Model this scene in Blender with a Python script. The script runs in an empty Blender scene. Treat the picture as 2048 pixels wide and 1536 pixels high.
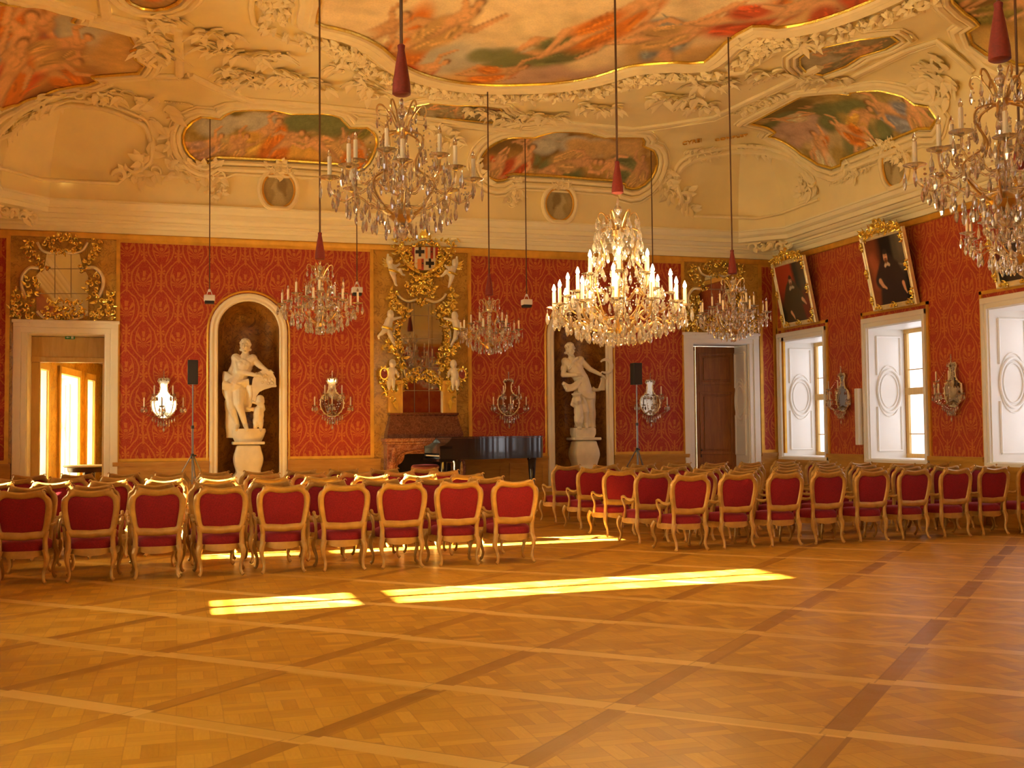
import bpy, bmesh, math, random
import numpy as np
from mathutils import Vector, Matrix
from math import sin, cos, pi, sqrt, atan2, radians
C = bpy.context.scene.collection
sc = bpy.context.scene
# ---------------------------------------------------------------- camera model
H = 1.6; YF = 22.8; XR = 13.17; XL = -3.47; YB = -1.6; AX = 4.85
FPX = 2239.2
_y, _p, _r = radians(16.636), radians(2.616), radians(-.536)
FW = np.array([sin(_y)*cos(_p), cos(_y)*cos(_p), sin(_p)])
_rt = np.array([cos(_y), -sin(_y), 0]); _up = np.cross(_rt, FW)
RT = _rt*cos(_r)+_up*sin(_r); UP = _up*cos(_r)-_rt*sin(_r)
O = np.array([0, 0, H])
def ray(x, y): return FW+(x-1024)/FPX*RT-(y-768)/FPX*UP
def far(x, y, Y=YF):
    d = ray(x, y); return O+d*(Y/d[1])
def rig(x, y, X=XR):
    d = ray(x, y); return O+d*(X/d[0])
cd = bpy.data.cameras.new('camera'); cam = bpy.data.objects.new('camera', cd); C.objects.link(cam)
cd.sensor_width = 36; cd.sensor_fit = 'HORIZONTAL'; cd.lens = FPX*36/2048; cd.clip_end = 300; cd.clip_start = .05
cam.matrix_world = Matrix(((RT[0], UP[0], -FW[0], 0), (RT[1], UP[1], -FW[1], 0), (RT[2], UP[2], -FW[2], H), (0, 0, 0, 1)))
sc.camera = cam
# ---------------------------------------------------------------- mesh builder
def nv(a):
    a = np.asarray(a, float); l = np.linalg.norm(a); return a/l if l > 1e-12 else a
class MB:
    def __init__(s): s.v = []; s.f = []; s.m = []; s.cur = 0
    def add(s, vs, fs):
        b = len(s.v); s.v += [tuple(map(float, p)) for p in vs]; s.f += [tuple(b+i for i in f) for f in fs]; s.m += [s.cur]*len(fs); return s
    def box(s, x0, x1, y0, y1, z0, z1, M=None):
        vs = [(x, y, z) for z in (z0, z1) for y in (y0, y1) for x in (x0, x1)]
        if M is not None: vs = [M @ Vector(v) for v in vs]
        return s.add(vs, [(0, 2, 3, 1), (4, 5, 7, 6), (0, 1, 5, 4), (2, 6, 7, 3), (0, 4, 6, 2), (1, 3, 7, 5)])
    def grid(s, rows, cu=False, cv=False, cap0=False, cap1=False):
        n = len(rows); m = len(rows[0]); vs = [p for r in rows for p in r]; fs = []
        for i in range(n-1+(1 if cu else 0)):
            for j in range(m-1+(1 if cv else 0)):
                a, b = i, (i+1) % n; c, d = j, (j+1) % m
                fs.append((a*m+c, a*m+d, b*m+d, b*m+c))
        if cap0: fs.append(tuple(range(m-1, -1, -1)))
        if cap1: fs.append(tuple((n-1)*m+j for j in range(m)))
        return s.add(vs, fs)
    def tube(s, path, r, n=8, closed=False, flat=1.0, nrm=None):
        P = [np.asarray(p, float) for p in path]; L = len(P)
        if not hasattr(r, '__len__'): r = [r]*L
        rows = []; N = None
        for i in range(L):
            t = nv(P[(i+1) % L]-P[i-1]) if closed else nv(P[min(i+1, L-1)]-P[max(i-1, 0)])
            if nrm is not None: N = nv(nrm-np.dot(nrm, t)*t)
            elif N is None:
                a = np.array([0, 0, 1.]) if abs(t[2]) < .9 else np.array([1., 0, 0]); N = nv(a-np.dot(a, t)*t)
            else: N = nv(N-np.dot(N, t)*t)
            B = np.cross(t, N)
            rows.append([P[i]+r[i]*(cos(2*pi*k/n)*B+flat*sin(2*pi*k/n)*N) for k in range(n)])
        return s.grid(rows, closed, True, not closed, not closed)
    def lathe(s, prof, n=16, c=(0, 0, 0), M=None, sq=0):
        rows = []
        for r, z in prof:
            row = []
            for k in range(n):
                a = 2*pi*k/n; q = 1
                if sq: a += pi/4; q = 1/max(abs(cos(a)), abs(sin(a)))
                p = (r*q*cos(a), r*q*sin(a), z)
                if M is not None: p = M @ Vector(p)
                row.append((p[0]+c[0], p[1]+c[1], p[2]+c[2]))
            rows.append(row)
        return s.grid(rows, False, True, True, True)
    def ell(s, c, r, n=10, m=6, M=None):
        rows = []
        if not hasattr(r, '__len__'): r = (r, r, r)
        for i in range(m+1):
            a = pi*i/m-pi/2; rr = max(cos(a), 1e-3)
            row = [Vector((r[0]*rr*cos(2*pi*k/n), r[1]*rr*sin(2*pi*k/n), r[2]*sin(a))) for k in range(n)]
            if M is not None: row = [M @ p for p in row]
            rows.append([(p[0]+c[0], p[1]+c[1], p[2]+c[2]) for p in row])
        return s.grid(rows, False, True, True, True)
    def caps(s, a, b, ra, rb, n=10):
        a = np.asarray(a, float); b = np.asarray(b, float); t = nv(b-a)
        P = []; R = []
        for k in range(4): q = pi/2*k/3.; P.append(a-t*ra*cos(q)); R.append(max(ra*sin(q), .001))
        for k in range(4): q = pi/2*(3-k)/3.; P.append(b+t*rb*cos(q)); R.append(max(rb*sin(q), .001))
        return s.tube(P, R, n)
    def prism(s, pts, a, b, fn):
        """pts 2-D outline, fn(u,v,w)->3-D, from w=a to w=b"""
        n = len(pts); vs = [fn(u, v, a) for u, v in pts]+[fn(u, v, b) for u, v in pts]
        fs = [tuple(range(n-1, -1, -1)), tuple(range(n, 2*n))]+[(i, (i+1) % n, n+(i+1) % n, n+i) for i in range(n)]
        return s.add(vs, fs)
    def build(s, name, mat, parent=None, smooth=True, bevel=0, recalc=True, ang=40):
        me = bpy.data.meshes.new(name); me.from_pydata(s.v, [], s.f); me.update()
        mats = mat if isinstance(mat, (list, tuple)) else [mat]
        for q in mats: me.materials.append(q)
        if len(mats) > 1: me.polygons.foreach_set('material_index', s.m)
        if recalc:
            bm = bmesh.new(); bm.from_mesh(me); bmesh.ops.recalc_face_normals(bm, faces=bm.faces); bm.to_mesh(me); bm.free()
        if smooth:
            me.polygons.foreach_set('use_smooth', [True]*len(me.polygons))
            try: me.set_sharp_from_angle(angle=radians(ang))
            except Exception: pass
        o = bpy.data.objects.new(name, me); C.objects.link(o)
        if parent is not None: o.parent = parent
        if bevel:
            md = o.modifiers.new('bevel', 'BEVEL'); md.width = bevel; md.segments = 2; md.limit_method = 'ANGLE'
        return o
def tag(o, label=None, cat=None, group=None, kind=None):
    if label: o['label'] = label
    if cat: o['category'] = cat
    if group: o['group'] = group
    if kind: o['kind'] = kind
    return o
def thing(name, label, cat, loc=(0, 0, 0), rz=0, group=None):
    o = bpy.data.objects.new(name, None); C.objects.link(o); o.empty_display_size = .1
    o.location = loc; o.rotation_euler = (0, 0, rz); return tag(o, label, cat, group)
def kids(o): return [c for c in KIDS.get(o.name, [])]
def copy_tree(o, parent=None):
    c = o.copy(); C.objects.link(c)
    if parent is not None: c.parent = parent
    for ch in list(o.children): copy_tree(ch, c)
    return c
def sub(o, lv=1):
    md = o.modifiers.new('smooth', 'SUBSURF'); md.levels = lv; md.render_levels = lv; return o
def remesh(o, vox, sm=3):
    md = o.modifiers.new('union', 'REMESH'); md.mode = 'VOXEL'; md.voxel_size = vox; md.use_smooth_shade = True
    if sm:
        m2 = o.modifiers.new('soft', 'SMOOTH'); m2.factor = .5; m2.iterations = sm
    return o
def catmull(P, n=6, closed=False):
    P = [np.asarray(p, float) for p in P]; L = len(P); out = []
    rng = range(L if closed else L-1)
    for i in rng:
        if closed: a, b, c, d = P[i-1], P[i], P[(i+1) % L], P[(i+2) % L]
        else: a, b, c, d = P[max(i-1, 0)], P[i], P[i+1], P[min(i+2, L-1)]
        for k in range(n):
            t = k/n; out.append(.5*((2*b)+(c-a)*t+(2*a-5*b+4*c-d)*t*t+(3*b-a-3*c+d)*t**3))
    if not closed: out.append(P[-1])
    return out
# ---------------------------------------------------------------- node helpers
class S:
    def __init__(s, nt, k): s.nt = nt; s.k = k
    def _m(s, op, *a): return mth(s.nt, op, s, *a)
    def __add__(s, o): return s._m('ADD', o)
    __radd__ = __add__
    def __mul__(s, o): return s._m('MULTIPLY', o)
    __rmul__ = __mul__
    def __sub__(s, o): return s._m('SUBTRACT', o)
    def __rsub__(s, o): return mth(s.nt, 'SUBTRACT', o, s)
    def __truediv__(s, o): return s._m('DIVIDE', o)
    def sin(s): return s._m('SINE')
    def cos(s): return s._m('COSINE')
    def abs(s): return s._m('ABSOLUTE')
    def floor(s): return s._m('FLOOR')
    def fract(s): return s._m('FRACT')
    def sqrt(s): return s._m('SQRT')
    def lt(s, o): return s._m('LESS_THAN', o)
    def gt(s, o): return s._m('GREATER_THAN', o)
    def max(s, o): return s._m('MAXIMUM', o)
    def min(s, o): return s._m('MINIMUM', o)
    def atan2(s, o): return s._m('ARCTAN2', o)
    def clamp(s):
        n = s.nt.nodes.new('ShaderNodeClamp'); s.nt.links.new(s.k, n.inputs[0]); return S(s.nt, n.outputs[0])
    def soft(s, a, b):   # smoothstep falling from 1 (<a) to 0 (>b)
        n = s.nt.nodes.new('ShaderNodeMapRange'); n.interpolation_type = 'SMOOTHSTEP'
        s.nt.links.new(s.k, n.inputs[0]); n.inputs[1].default_value = a; n.inputs[2].default_value = b
        n.inputs[3].default_value = 1; n.inputs[4].default_value = 0; return S(s.nt, n.outputs[0])
def mth(nt, op, *a):
    n = nt.nodes.new('ShaderNodeMath'); n.operation = op
    for i, x in enumerate(a):
        if isinstance(x, S): nt.links.new(x.k, n.inputs[i])
        else: n.inputs[i].default_value = x
    return S(nt, n.outputs[0])
def mat_new(name):
    m = bpy.data.materials.new(name); m.use_nodes = True; nt = m.node_tree
    b = nt.nodes['Principled BSDF']; return m, nt, b
def setin(b, **k):
    for n, v in k.items():
        n = n.replace('_', ' ')
        if n in b.inputs: b.inputs[n].default_value = v
def noise(nt, vec=None, scale=5, detail=4, rough=.5, dist=0):
    n = nt.nodes.new('ShaderNodeTexNoise'); n.inputs['Scale'].default_value = scale; n.inputs['Detail'].default_value = detail
    n.inputs['Roughness'].default_value = rough; n.inputs['Distortion'].default_value = dist
    if vec is not None: nt.links.new(vec, n.inputs['Vector'])
    return n
def ramp(nt, fac, stops, interp='LINEAR'):
    n = nt.nodes.new('ShaderNodeValToRGB'); n.color_ramp.interpolation = interp; e = n.color_ramp.elements
    while len(e) < len(stops): e.new(.5)
    for q, (p, c) in zip(e, stops): q.position = p; q.color = (*c, 1)
    nt.links.new(fac.k if isinstance(fac, S) else fac, n.inputs[0]); return n.outputs[0]
def mixc(nt, f, a, b, mode='MIX'):
    n = nt.nodes.new('ShaderNodeMix'); n.data_type = 'RGBA'; n.blend_type = mode
    for i, x in ((0, f), (6, a), (7, b)):
        if isinstance(x, S): nt.links.new(x.k, n.inputs[i])
        elif hasattr(x, 'is_output'): nt.links.new(x, n.inputs[i])
        elif hasattr(x, '__len__'): n.inputs[i].default_value = (*x, 1)
        else: n.inputs[i].default_value = x
    return n.outputs[2]
def coords(nt, kind='Object'):
    t = nt.nodes.new('ShaderNodeTexCoord'); sx = nt.nodes.new('ShaderNodeSeparateXYZ'); nt.links.new(t.outputs[kind], sx.inputs[0])
    return t.outputs[kind], S(nt, sx.outputs[0]), S(nt, sx.outputs[1]), S(nt, sx.outputs[2])
def comb(nt, x, y, z=0):
    n = nt.nodes.new('ShaderNodeCombineXYZ')
    for i, q in enumerate((x, y, z)):
        if isinstance(q, S): nt.links.new(q.k, n.inputs[i])
        else: n.inputs[i].default_value = q
    return n.outputs[0]
def bump(nt, b, h, strength=.3, dist=.01):
    n = nt.nodes.new('ShaderNodeBump'); n.inputs['Strength'].default_value = strength; n.inputs['Distance'].default_value = dist
    nt.links.new(h.k if isinstance(h, S) else h, n.inputs['Height']); nt.links.new(n.outputs[0], b.inputs['Normal'])
def pbr(name, col, rough=.5, metal=0, var=.0, vs=6, bs=0, bscale=60, **k):
    m, nt, b = mat_new(name); setin(b, Roughness=rough, Metallic=metal, **k); b.inputs['Base Color'].default_value = (*col, 1)
    if var:
        t = coords(nt)[0]; n = noise(nt, t, vs)
        nt.links.new(ramp(nt, n.outputs[0], [(.3, tuple(c*(1-var) for c in col)), (.7, tuple(min(1, c*(1+var)) for c in col))]), b.inputs['Base Color'])
    if bs:
        t = coords(nt)[0]; n = noise(nt, t, bscale, 3); bump(nt, b, n.outputs[0], bs)
    return m
# ---------------------------------------------------------------- materials
M = {}
M['stucco'] = pbr('cream_stucco', (.88, .75, .40), .75, 0, .05, 1.5, .08, 25)
M['cornice'] = pbr('cornice_plaster', (.90, .82, .54), .6, 0, .03, 2)
M['relief'] = pbr('stucco_relief', (.90, .77, .44), .7, 0, .05, 4)
M['white'] = pbr('white_paint', (.80, .77, .72), .42, 0, .02, 3)
M['cream'] = pbr('cream_paint', (.83, .74, .55), .45, 0, .03, 3)
M['gilt'] = pbr('gilding', (1.0, .66, .12), .26, .8, .2, 14, .35, 30)
M['gilt_dull'] = pbr('gilded_moulding', (.70, .38, .05), .42, .45, .12, 6)
M['silver_gilt'] = pbr('pale_gilding', (.86, .72, .42), .38, .3, .12, 10)
M['chair_wood'] = pbr('gilded_chair_wood', (.50, .29, .075), .36, .22, .2, 9, .08, 60)
M['brass'] = pbr('aged_brass', (.60, .40, .16), .3, .9, .1, 20)
M['iron'] = pbr('dark_cable', (.10, .045, .02), .6, .2)
M['steel'] = pbr('stand_metal', (.22, .2, .19), .35, .8)
M['black'] = pbr('black_plastic', (.018, .014, .013), .5, 0, .1, 40)
M['grille'] = pbr('speaker_grille', (.03, .02, .018), .7, 0, .3, 300, .4, 400)
M['piano'] = pbr('black_lacquer', (.014, .010, .011), .24, 0, Coat_Weight=.6, Coat_Roughness=.05)
M['ivory'] = pbr('ivory_key', (.8, .75, .62), .3)
M['tassel'] = pbr('red_silk_tassel', (.17, .012, .006), .6, 0, .2, 60)
M['candle'] = pbr('candle_wax', (.85, .72, .52), .4)
M['stone_white'] = pbr('statue_marble', (.80, .71, .53), .42, 0, .07, 7, .12, 30)
M['exit_green'] = pbr('sign_green', (.02, .20, .06), .4)
M['white_plastic'] = pbr('white_plastic', (.78, .74, .68), .4)
M['wood_dark'] = pbr('stool_wood', (.09, .03, .012), .35, 0, .2, 9)
M['soot'] = pbr('soot', (.010, .006, .005), .9, 0, .2, 7)
def velvet(name, col):
    m, nt, b = mat_new(name); t = coords(nt)[0]; n = noise(nt, t, 90, 3)
    nt.links.new(ramp(nt, n.outputs[0], [(.3, tuple(c*.72 for c in col)), (.72, tuple(c*1.25 for c in col))]), b.inputs['Base Color'])
    setin(b, Roughness=.75, Sheen_Weight=.55, Sheen_Roughness=.4, Specular_IOR_Level=.25)
    b.inputs['Sheen Tint'].default_value = (.9, .25, .35, 1); bump(nt, b, n.outputs[0], .12, .003); return m
M['velvet'] = velvet('crimson_velvet', (.235, .008, .016))
# --- damask
def damask(name, ax):
    m, nt, b = mat_new(name); t, x, y, z = coords(nt)
    u = x if ax == 'x' else y
    nw = noise(nt, t, 5.5, 3); sx = nt.nodes.new('ShaderNodeSeparateColor'); nt.links.new(nw.outputs[1], sx.inputs[0])
    u = u+(S(nt, sx.outputs[0])-.5)*.07; v = z+(S(nt, sx.outputs[1])-.5)*.07
    P, Q = .64, 1.18
    tot = None
    for k in (0, .5):
        px = ((u/P+k).fract()-.5)*P; pz = ((v/Q+k).fract()-.5)*Q
        ap = px.abs()
        # ogee ring, pinched at the foot
        wdt = (pz*(1/.33)); half = .235-(wdt*wdt)*.17-pz*.06
        ring = ((ap-half).abs()).soft(.010, .022)*((pz.abs()).soft(.36, .40))
        ring2 = ((ap-half*.62).abs()).soft(.006, .014)*((pz+.02).abs().soft(.22, .26))
        r = (px*px+(pz+.02)*(pz+.02)).sqrt(); a = px.atan2(pz+.12)
        fan = ((a*11).cos()*.5+.5).gt(.55)*r.soft(.15, .17)*(1-r.soft(.05, .06))
        core = r.soft(.03, .04)
        stem = ap.soft(.012, .022)*(1-pz.abs().soft(.30, .33))
        flo = (px*px*1.6+(pz.abs()-.47)*(pz.abs()-.47)*.9).sqrt(); fa = px.atan2(pz.abs()-.47)
        flower = flo.soft(.085, .10)*((fa*6).cos()*.5+.5).gt(.35)
        q = ring.max(ring2).max(fan).max(core).max(stem).max(flower)
        tot = q if tot is None else tot.max(q)
    n2 = noise(nt, t, 26, 3, .6); curl = (S(nt, n2.outputs[0])-.5).abs().soft(.010, .028)*.75
    tot = tot.max(curl*.8)
    n3 = noise(nt, t, 120, 2)
    base = ramp(nt, n3.outputs[0], [(.3, (.29, .018, .008)), (.7, (.40, .030, .012))])
    gold = ramp(nt, n3.outputs[0], [(.3, (.44, .115, .016)), (.7, (.60, .19, .03))])
    nt.links.new(mixc(nt, tot.clamp()*.85, base, gold), b.inputs['Base Color'])
    setin(b, Roughness=.5, Specular_IOR_Level=.35, Sheen_Weight=.15); bump(nt, b, tot, .15, .004); return m
M['damask_x'] = damask('red_damask', 'x'); M['damask_y'] = damask('red_damask_side', 'y')
def marble(name, cols, scale, vein, rough=.25, vs=3.5):
    m, nt, b = mat_new(name); t = coords(nt)[0]
    n = noise(nt, t, scale, 6, .6, 1.2); n2 = noise(nt, t, vs, 5, .55, 2.0)
    v = (S(nt, n2.outputs[0])-.5).abs().soft(.004, .035)
    nt.links.new(mixc(nt, v*.75, ramp(nt, n.outputs[0], cols), vein), b.inputs['Base Color'])
    setin(b, Roughness=rough); return m
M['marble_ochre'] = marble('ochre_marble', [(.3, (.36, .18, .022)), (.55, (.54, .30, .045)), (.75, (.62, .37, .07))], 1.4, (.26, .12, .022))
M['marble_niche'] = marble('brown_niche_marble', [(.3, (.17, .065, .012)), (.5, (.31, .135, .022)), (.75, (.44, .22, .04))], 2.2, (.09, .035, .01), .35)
M['marble_red'] = marble('red_brown_marble', [(.3, (.15, .035, .018)), (.55, (.30, .095, .05)), (.75, (.50, .25, .14))], 9, (.50, .30, .17), .22, 14)
M['marble_hood'] = marble('hood_marble', [(.3, (.07, .018, .010)), (.55, (.13, .036, .018)), (.75, (.2, .07, .035))], 12, (.24, .09, .05), .25, 16)
# --- woods
def wood(name, c0, c1, ax=(1, 1, .12), rough=.35):
    m, nt, b = mat_new(name); t, x, y, z = coords(nt)
    v = comb(nt, x*ax[0], y*ax[1], z*ax[2]); n = noise(nt, v, 14, 5, .6, .8)
    nt.links.new(ramp(nt, n.outputs[0], [(.3, c0), (.7, c1)]), b.inputs['Base Color']); setin(b, Roughness=rough); return m
M['dado'] = wood('dado_wood', (.42, .19, .022), (.56, .29, .045), (.15, .15, 1))
M['door_wood'] = wood('door_wood', (.20, .065, .010), (.34, .125, .020))
M['window_wood'] = wood('window_frame_wood', (.55, .33, .08), (.68, .44, .14))
# --- parquet floor
def parquet():
    m, nt, b = mat_new('parquet_floor'); t, x, y, z = coords(nt)
    v = (x+y)*(1/sqrt(2)); u = (y-x)*(1/sqrt(2))
    PV, PU = 1.37, 1.245
    cu = (u-2.62)/PU+.06; cv = (v-6.15)/PV+.055
    iu, iv = cu.floor(), cv.floor(); fu, fv = cu.fract(), cv.fract()
    # woven strips: each run shifts sideways by half its width from cell to cell
    chk = ((iu+iv)*.5).fract()*2
    fu2 = (cu+(iv*.5).fract()*.05).fract(); fv2 = (cv+(iu*.5).fract()*.05).fract()
    su = fu2.lt(.115); sv = fv2.lt(.115)
    hs = lambda a, bb, k: ((a*12.9898+bb*78.233+k).sin()*43758.5453).fract()
    # interior: small basket weave laid at 45 degrees inside every square
    g = .26
    a = x/g; c = y/g; ia, ic = a.floor(), c.floor(); fa, fc = a.fract(), c.fract()
    par = ((ia+ic)*.5).fract()*2
    st = fa*(1-par)+fc*par; sid = (st*3).floor(); sf = (st*3).fract()
    ln = fc*(1-par)+fa*par
    tone = hs(ia*3+sid, ic, 1.7); seam = (sf-.5).abs().gt(.47).max((ln-.5).abs().gt(.48))
    sgrain = noise(nt, comb(nt, (x+y)*3, (x-y)*26, 0), 3, 4, .6)
    grain = noise(nt, comb(nt, x*(1-par)*22+x*par*3, y*par*22+y*(1-par)*3, 0), 3, 4, .6)
    interior = ramp(nt, tone*.55+S(nt, grain.outputs[0])*.45, [(.12, (.39, .185, .017)), (.5, (.51, .262, .027)), (.88, (.64, .355, .052))])
    t1 = hs(iu, iv*1.3, 3.1)
    cs = ramp(nt, t1*.7+S(nt, sgrain.outputs[0])*.3, [(.1, (.56, .32, .055)), (.8, (.74, .47, .13))])  # strips of this direction lightened in colour to imitate the floor's sheen
    cd_ = ramp(nt, t1*.6+S(nt, sgrain.outputs[0])*.4, [(.1, (.27, .115, .012)), (.8, (.42, .20, .022))])
    col = mixc(nt, sv, mixc(nt, su, interior, cd_), cs)
    e = (fv2-.115).abs().lt(.005).max((fu2-.115).abs().lt(.005)).max(seam*(1-su.max(sv))*.6)
    col = mixc(nt, e*.35, col, (.10, .035, .008))
    nt.links.new(col, b.inputs['Base Color'])
    rn = noise(nt, t, 3.5, 4); nt.links.new((S(nt, rn.outputs[0])*.16+tone*.06+.30).k, b.inputs['Roughness'])
    setin(b, Specular_IOR_Level=.28, Coat_Weight=.05, Coat_Roughness=.2)
    bn = noise(nt, t, 6, 2); bump(nt, b, S(nt, bn.outputs[0])*.6+tone*.25-e*.5, .10, .006)
    return m
M['parquet'] = parquet()
# --- mirrors, glass, lamps
M['mirror'] = pbr('antique_mirror', (.62, .56, .46), .03, 1)
M['mirror_dark'] = pbr('old_mirror', (.42, .36, .27), .12, 1)
M['seam'] = pbr('mirror_seam', (.30, .22, .13), .5)
def glass_mat(name, col, mixt, rough=.02, ior=1.52):
    m, nt, b = mat_new(name); out = nt.nodes['Material Output']
    setin(b, Roughness=rough, IOR=ior, Transmission_Weight=1.0); b.inputs['Base Color'].default_value = (*col, 1)
    tr = nt.nodes.new('ShaderNodeBsdfTransparent'); tr.inputs[0].default_value = (*col, 1); mx = nt.nodes.new('ShaderNodeMixShader')
    mx.inputs[0].default_value = mixt; nt.links.new(b.outputs[0], mx.inputs[1]); nt.links.new(tr.outputs[0], mx.inputs[2])
    nt.links.new(mx.outputs[0], out.inputs[0]); return m
def crystal(name):
    m, nt, b = mat_new(name); out = nt.nodes['Material Output']
    setin(b, Roughness=.04, IOR=1.6, Transmission_Weight=.75); b.inputs['Base Color'].default_value = (.93, .88, .80, 1)
    gl = nt.nodes.new('ShaderNodeBsdfGlossy'); gl.inputs['Roughness'].default_value = .08; gl.inputs[0].default_value = (.95, .9, .84, 1)
    mx = nt.nodes.new('ShaderNodeMixShader'); mx.inputs[0].default_value = .26
    nt.links.new(b.outputs[0], mx.inputs[1]); nt.links.new(gl.outputs[0], mx.inputs[2]); nt.links.new(mx.outputs[0], out.inputs[0]); return m
M['crystal'] = crystal('cut_crystal')
M['drip'] = glass_mat('glass_drip_pan', (.92, .86, .74), .15, .1)
M['bulb'] = glass_mat('clear_bulb', (.9, .86, .8), .3, .05)
def emis(name, col, st):
    m, nt, b = mat_new(name); b.inputs['Base Color'].default_value = (*col, 1)
    b.inputs['Emission Color'].default_value = (*col, 1); b.inputs['Emission Strength'].default_value = st; return m
M['flame'] = emis('lit_candle_bulb', (1.0, .74, .34), 55)
def pane():
    m, nt, b = mat_new('window_glass'); out = nt.nodes['Material Output']
    tr = nt.nodes.new('ShaderNodeBsdfTransparent'); gl = nt.nodes.new('ShaderNodeBsdfGlossy'); gl.inputs['Roughness'].default_value = .02
    lw = nt.nodes.new('ShaderNodeFresnel'); lw.inputs[0].default_value = 1.35; mx = nt.nodes.new('ShaderNodeMixShader')
    nt.links.new(lw.outputs[0], mx.inputs[0]); nt.links.new(tr.outputs[0], mx.inputs[1]); nt.links.new(gl.outputs[0], mx.inputs[2])
    nt.links.new(mx.outputs[0], out.inputs[0]); return m
M['pane'] = pane()
def blind(c_, mf):
    m, nt, b = mat_new('window_blind'); out = nt.nodes['Material Output']
    d = nt.nodes.new('ShaderNodeBsdfDiffuse'); d.inputs[0].default_value = (.85, .85, .82, 1)
    t = nt.nodes.new('ShaderNodeBsdfTranslucent'); t.inputs[0].default_value = (*c_, 1); mx = nt.nodes.new('ShaderNodeMixShader'); mx.inputs[0].default_value = mf
    nt.links.new(d.outputs[0], mx.inputs[1]); nt.links.new(t.outputs[0], mx.inputs[2]); nt.links.new(mx.outputs[0], out.inputs[0]); return m
M['blind'] = blind((.93, .92, .90), .88); M['added_screen'] = blind((.50, .47, .34), .5)
def painted(name, rough=.55):
    m, nt, b = mat_new(name); a = nt.nodes.new('ShaderNodeVertexColor'); a.layer_name = 'paint'
    t = coords(nt)[0]; n = noise(nt, t, 40, 3)
    nt.links.new(mixc(nt, 1.0, a.outputs[0], ramp(nt, n.outputs[0], [(.3, (.85, .85, .85)), (.7, (1, 1, 1))]), 'MULTIPLY'), b.inputs['Base Color'])
    setin(b, Roughness=rough); return m
M['fresco'] = painted('fresco_paint', .7); M['oil'] = painted('oil_paint', .45); M['enamel'] = painted('painted_arms', .4)
# ================================================================ ROOM SHELL
D0, RC, ZS, ZT = .42, 1.28, 6.12, 7.9
def wdist(x, y):
    a = min(x-XL, XR-x); b = min(YF-y, y-YB); return min(a, b, (a+b-1.62)/sqrt(2)+.45)
def cz(d):
    if d <= D0: return ZS
    if d >= D0+RC: return ZT
    return ZS+(ZT-ZS)*sqrt(max(0, 1-((D0+RC-d)/RC)**2))
def ceilz(x, y): return cz(wdist(x, y))
def hit(px, py):
    d = ray(px, py); a = 3.0; p = O
    for i in range(4000):
        q = O+d*a
        if wdist(q[0], q[1]) < D0+.01 or q[2] > ceilz(q[0], q[1]): break
        a += .04
    lo, hi = a-.04, a
    for _ in range(24):
        m = (lo+hi)/2; q = O+d*m
        if wdist(q[0], q[1]) < D0+.01 or q[2] > ceilz(q[0], q[1]): hi = m
        else: lo = m
    return O+d*lo
def cnorm(p):   # inward (into the room) normal of the ceiling
    e = .02; x, y = p[0], p[1]
    gx = (ceilz(x+e, y)-ceilz(x-e, y))/(2*e); gy = (ceilz(x, y+e)-ceilz(x, y-e))/(2*e)
    return nv([gx, gy, -1.])
def on_ceil(px, py, lift=.02):
    p = hit(px, py); return p+cnorm(p)*lift
def ringpts(d, c):
    x0, x1, y0, y1 = XL+d, XR-d, YB+d, YF-d
    return [(x0+c, y0), (x1-c, y0), (x1, y0+c), (x1, y1-c), (x1-c, y1), (x0+c, y1), (x0, y1-c), (x0, y0+c)]
def struct(o, kind='structure'): o['kind'] = kind; return o
# ---- floor
f = MB(); f.add([(XL-.8, YB-.8, 0), (XR+1.1, YB-.8, 0), (XR+1.1, YF+.72, 0), (XL-.8, YF+.72, 0)], [(0, 1, 2, 3)])
struct(f.build('floor', M['parquet'], recalc=False))
# ---- ceiling
rows = []
for i in range(19):
    th = pi/2*i/18; d = D0+RC*(1-cos(th)); z = ZS+(ZT-ZS)*sin(th)
    c = max(.02, .984-.586*d); rows.append([(x, y, z) for x, y in ringpts(d, c)])
f = MB(); f.grid(rows, False, True); n0 = len(f.v)-8; f.f.append(tuple(range(n0, n0+8))); f.m.append(0)
ceiling = struct(f.build('ceiling', M['stucco'], ang=25))
# ---- cornice and gilt strip
prof = [(.0, 5.56), (.07, 5.565), (.08, 5.655), (.075, 5.66), (.105, 5.675), (.135, 5.71), (.14, 5.735), (.185, 5.74), (.19, 5.775), (.185, 5.785), (.23, 5.80), (.27, 5.845), (.275, 5.865), (.335, 5.87), (.34, 5.955), (.335, 5.96), (.37, 5.97), (.41, 6.005), (.43, 6.06), (.435, 6.075), (.46, 6.08), (.46, 6.115), (.40, 6.13)]
f = MB(); f.grid([[(x, y, z) for x, y in ringpts(d, .02 if d < .3 else .984-.586*d)] for d, z in prof], False, True)
struct(f.build('trim_1', M['cornice'], ang=20))
f = MB(); f.grid([[(x, y, z) for x, y in ringpts(d, .01)] for d, z in [(0, 5.44), (.035, 5.45), (.05, 5.50), (.05, 5.545), (.03, 5.57), (0, 5.57)]], False, True)
struct(f.build('trim_2', M['gilt_dull'], ang=20))
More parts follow.
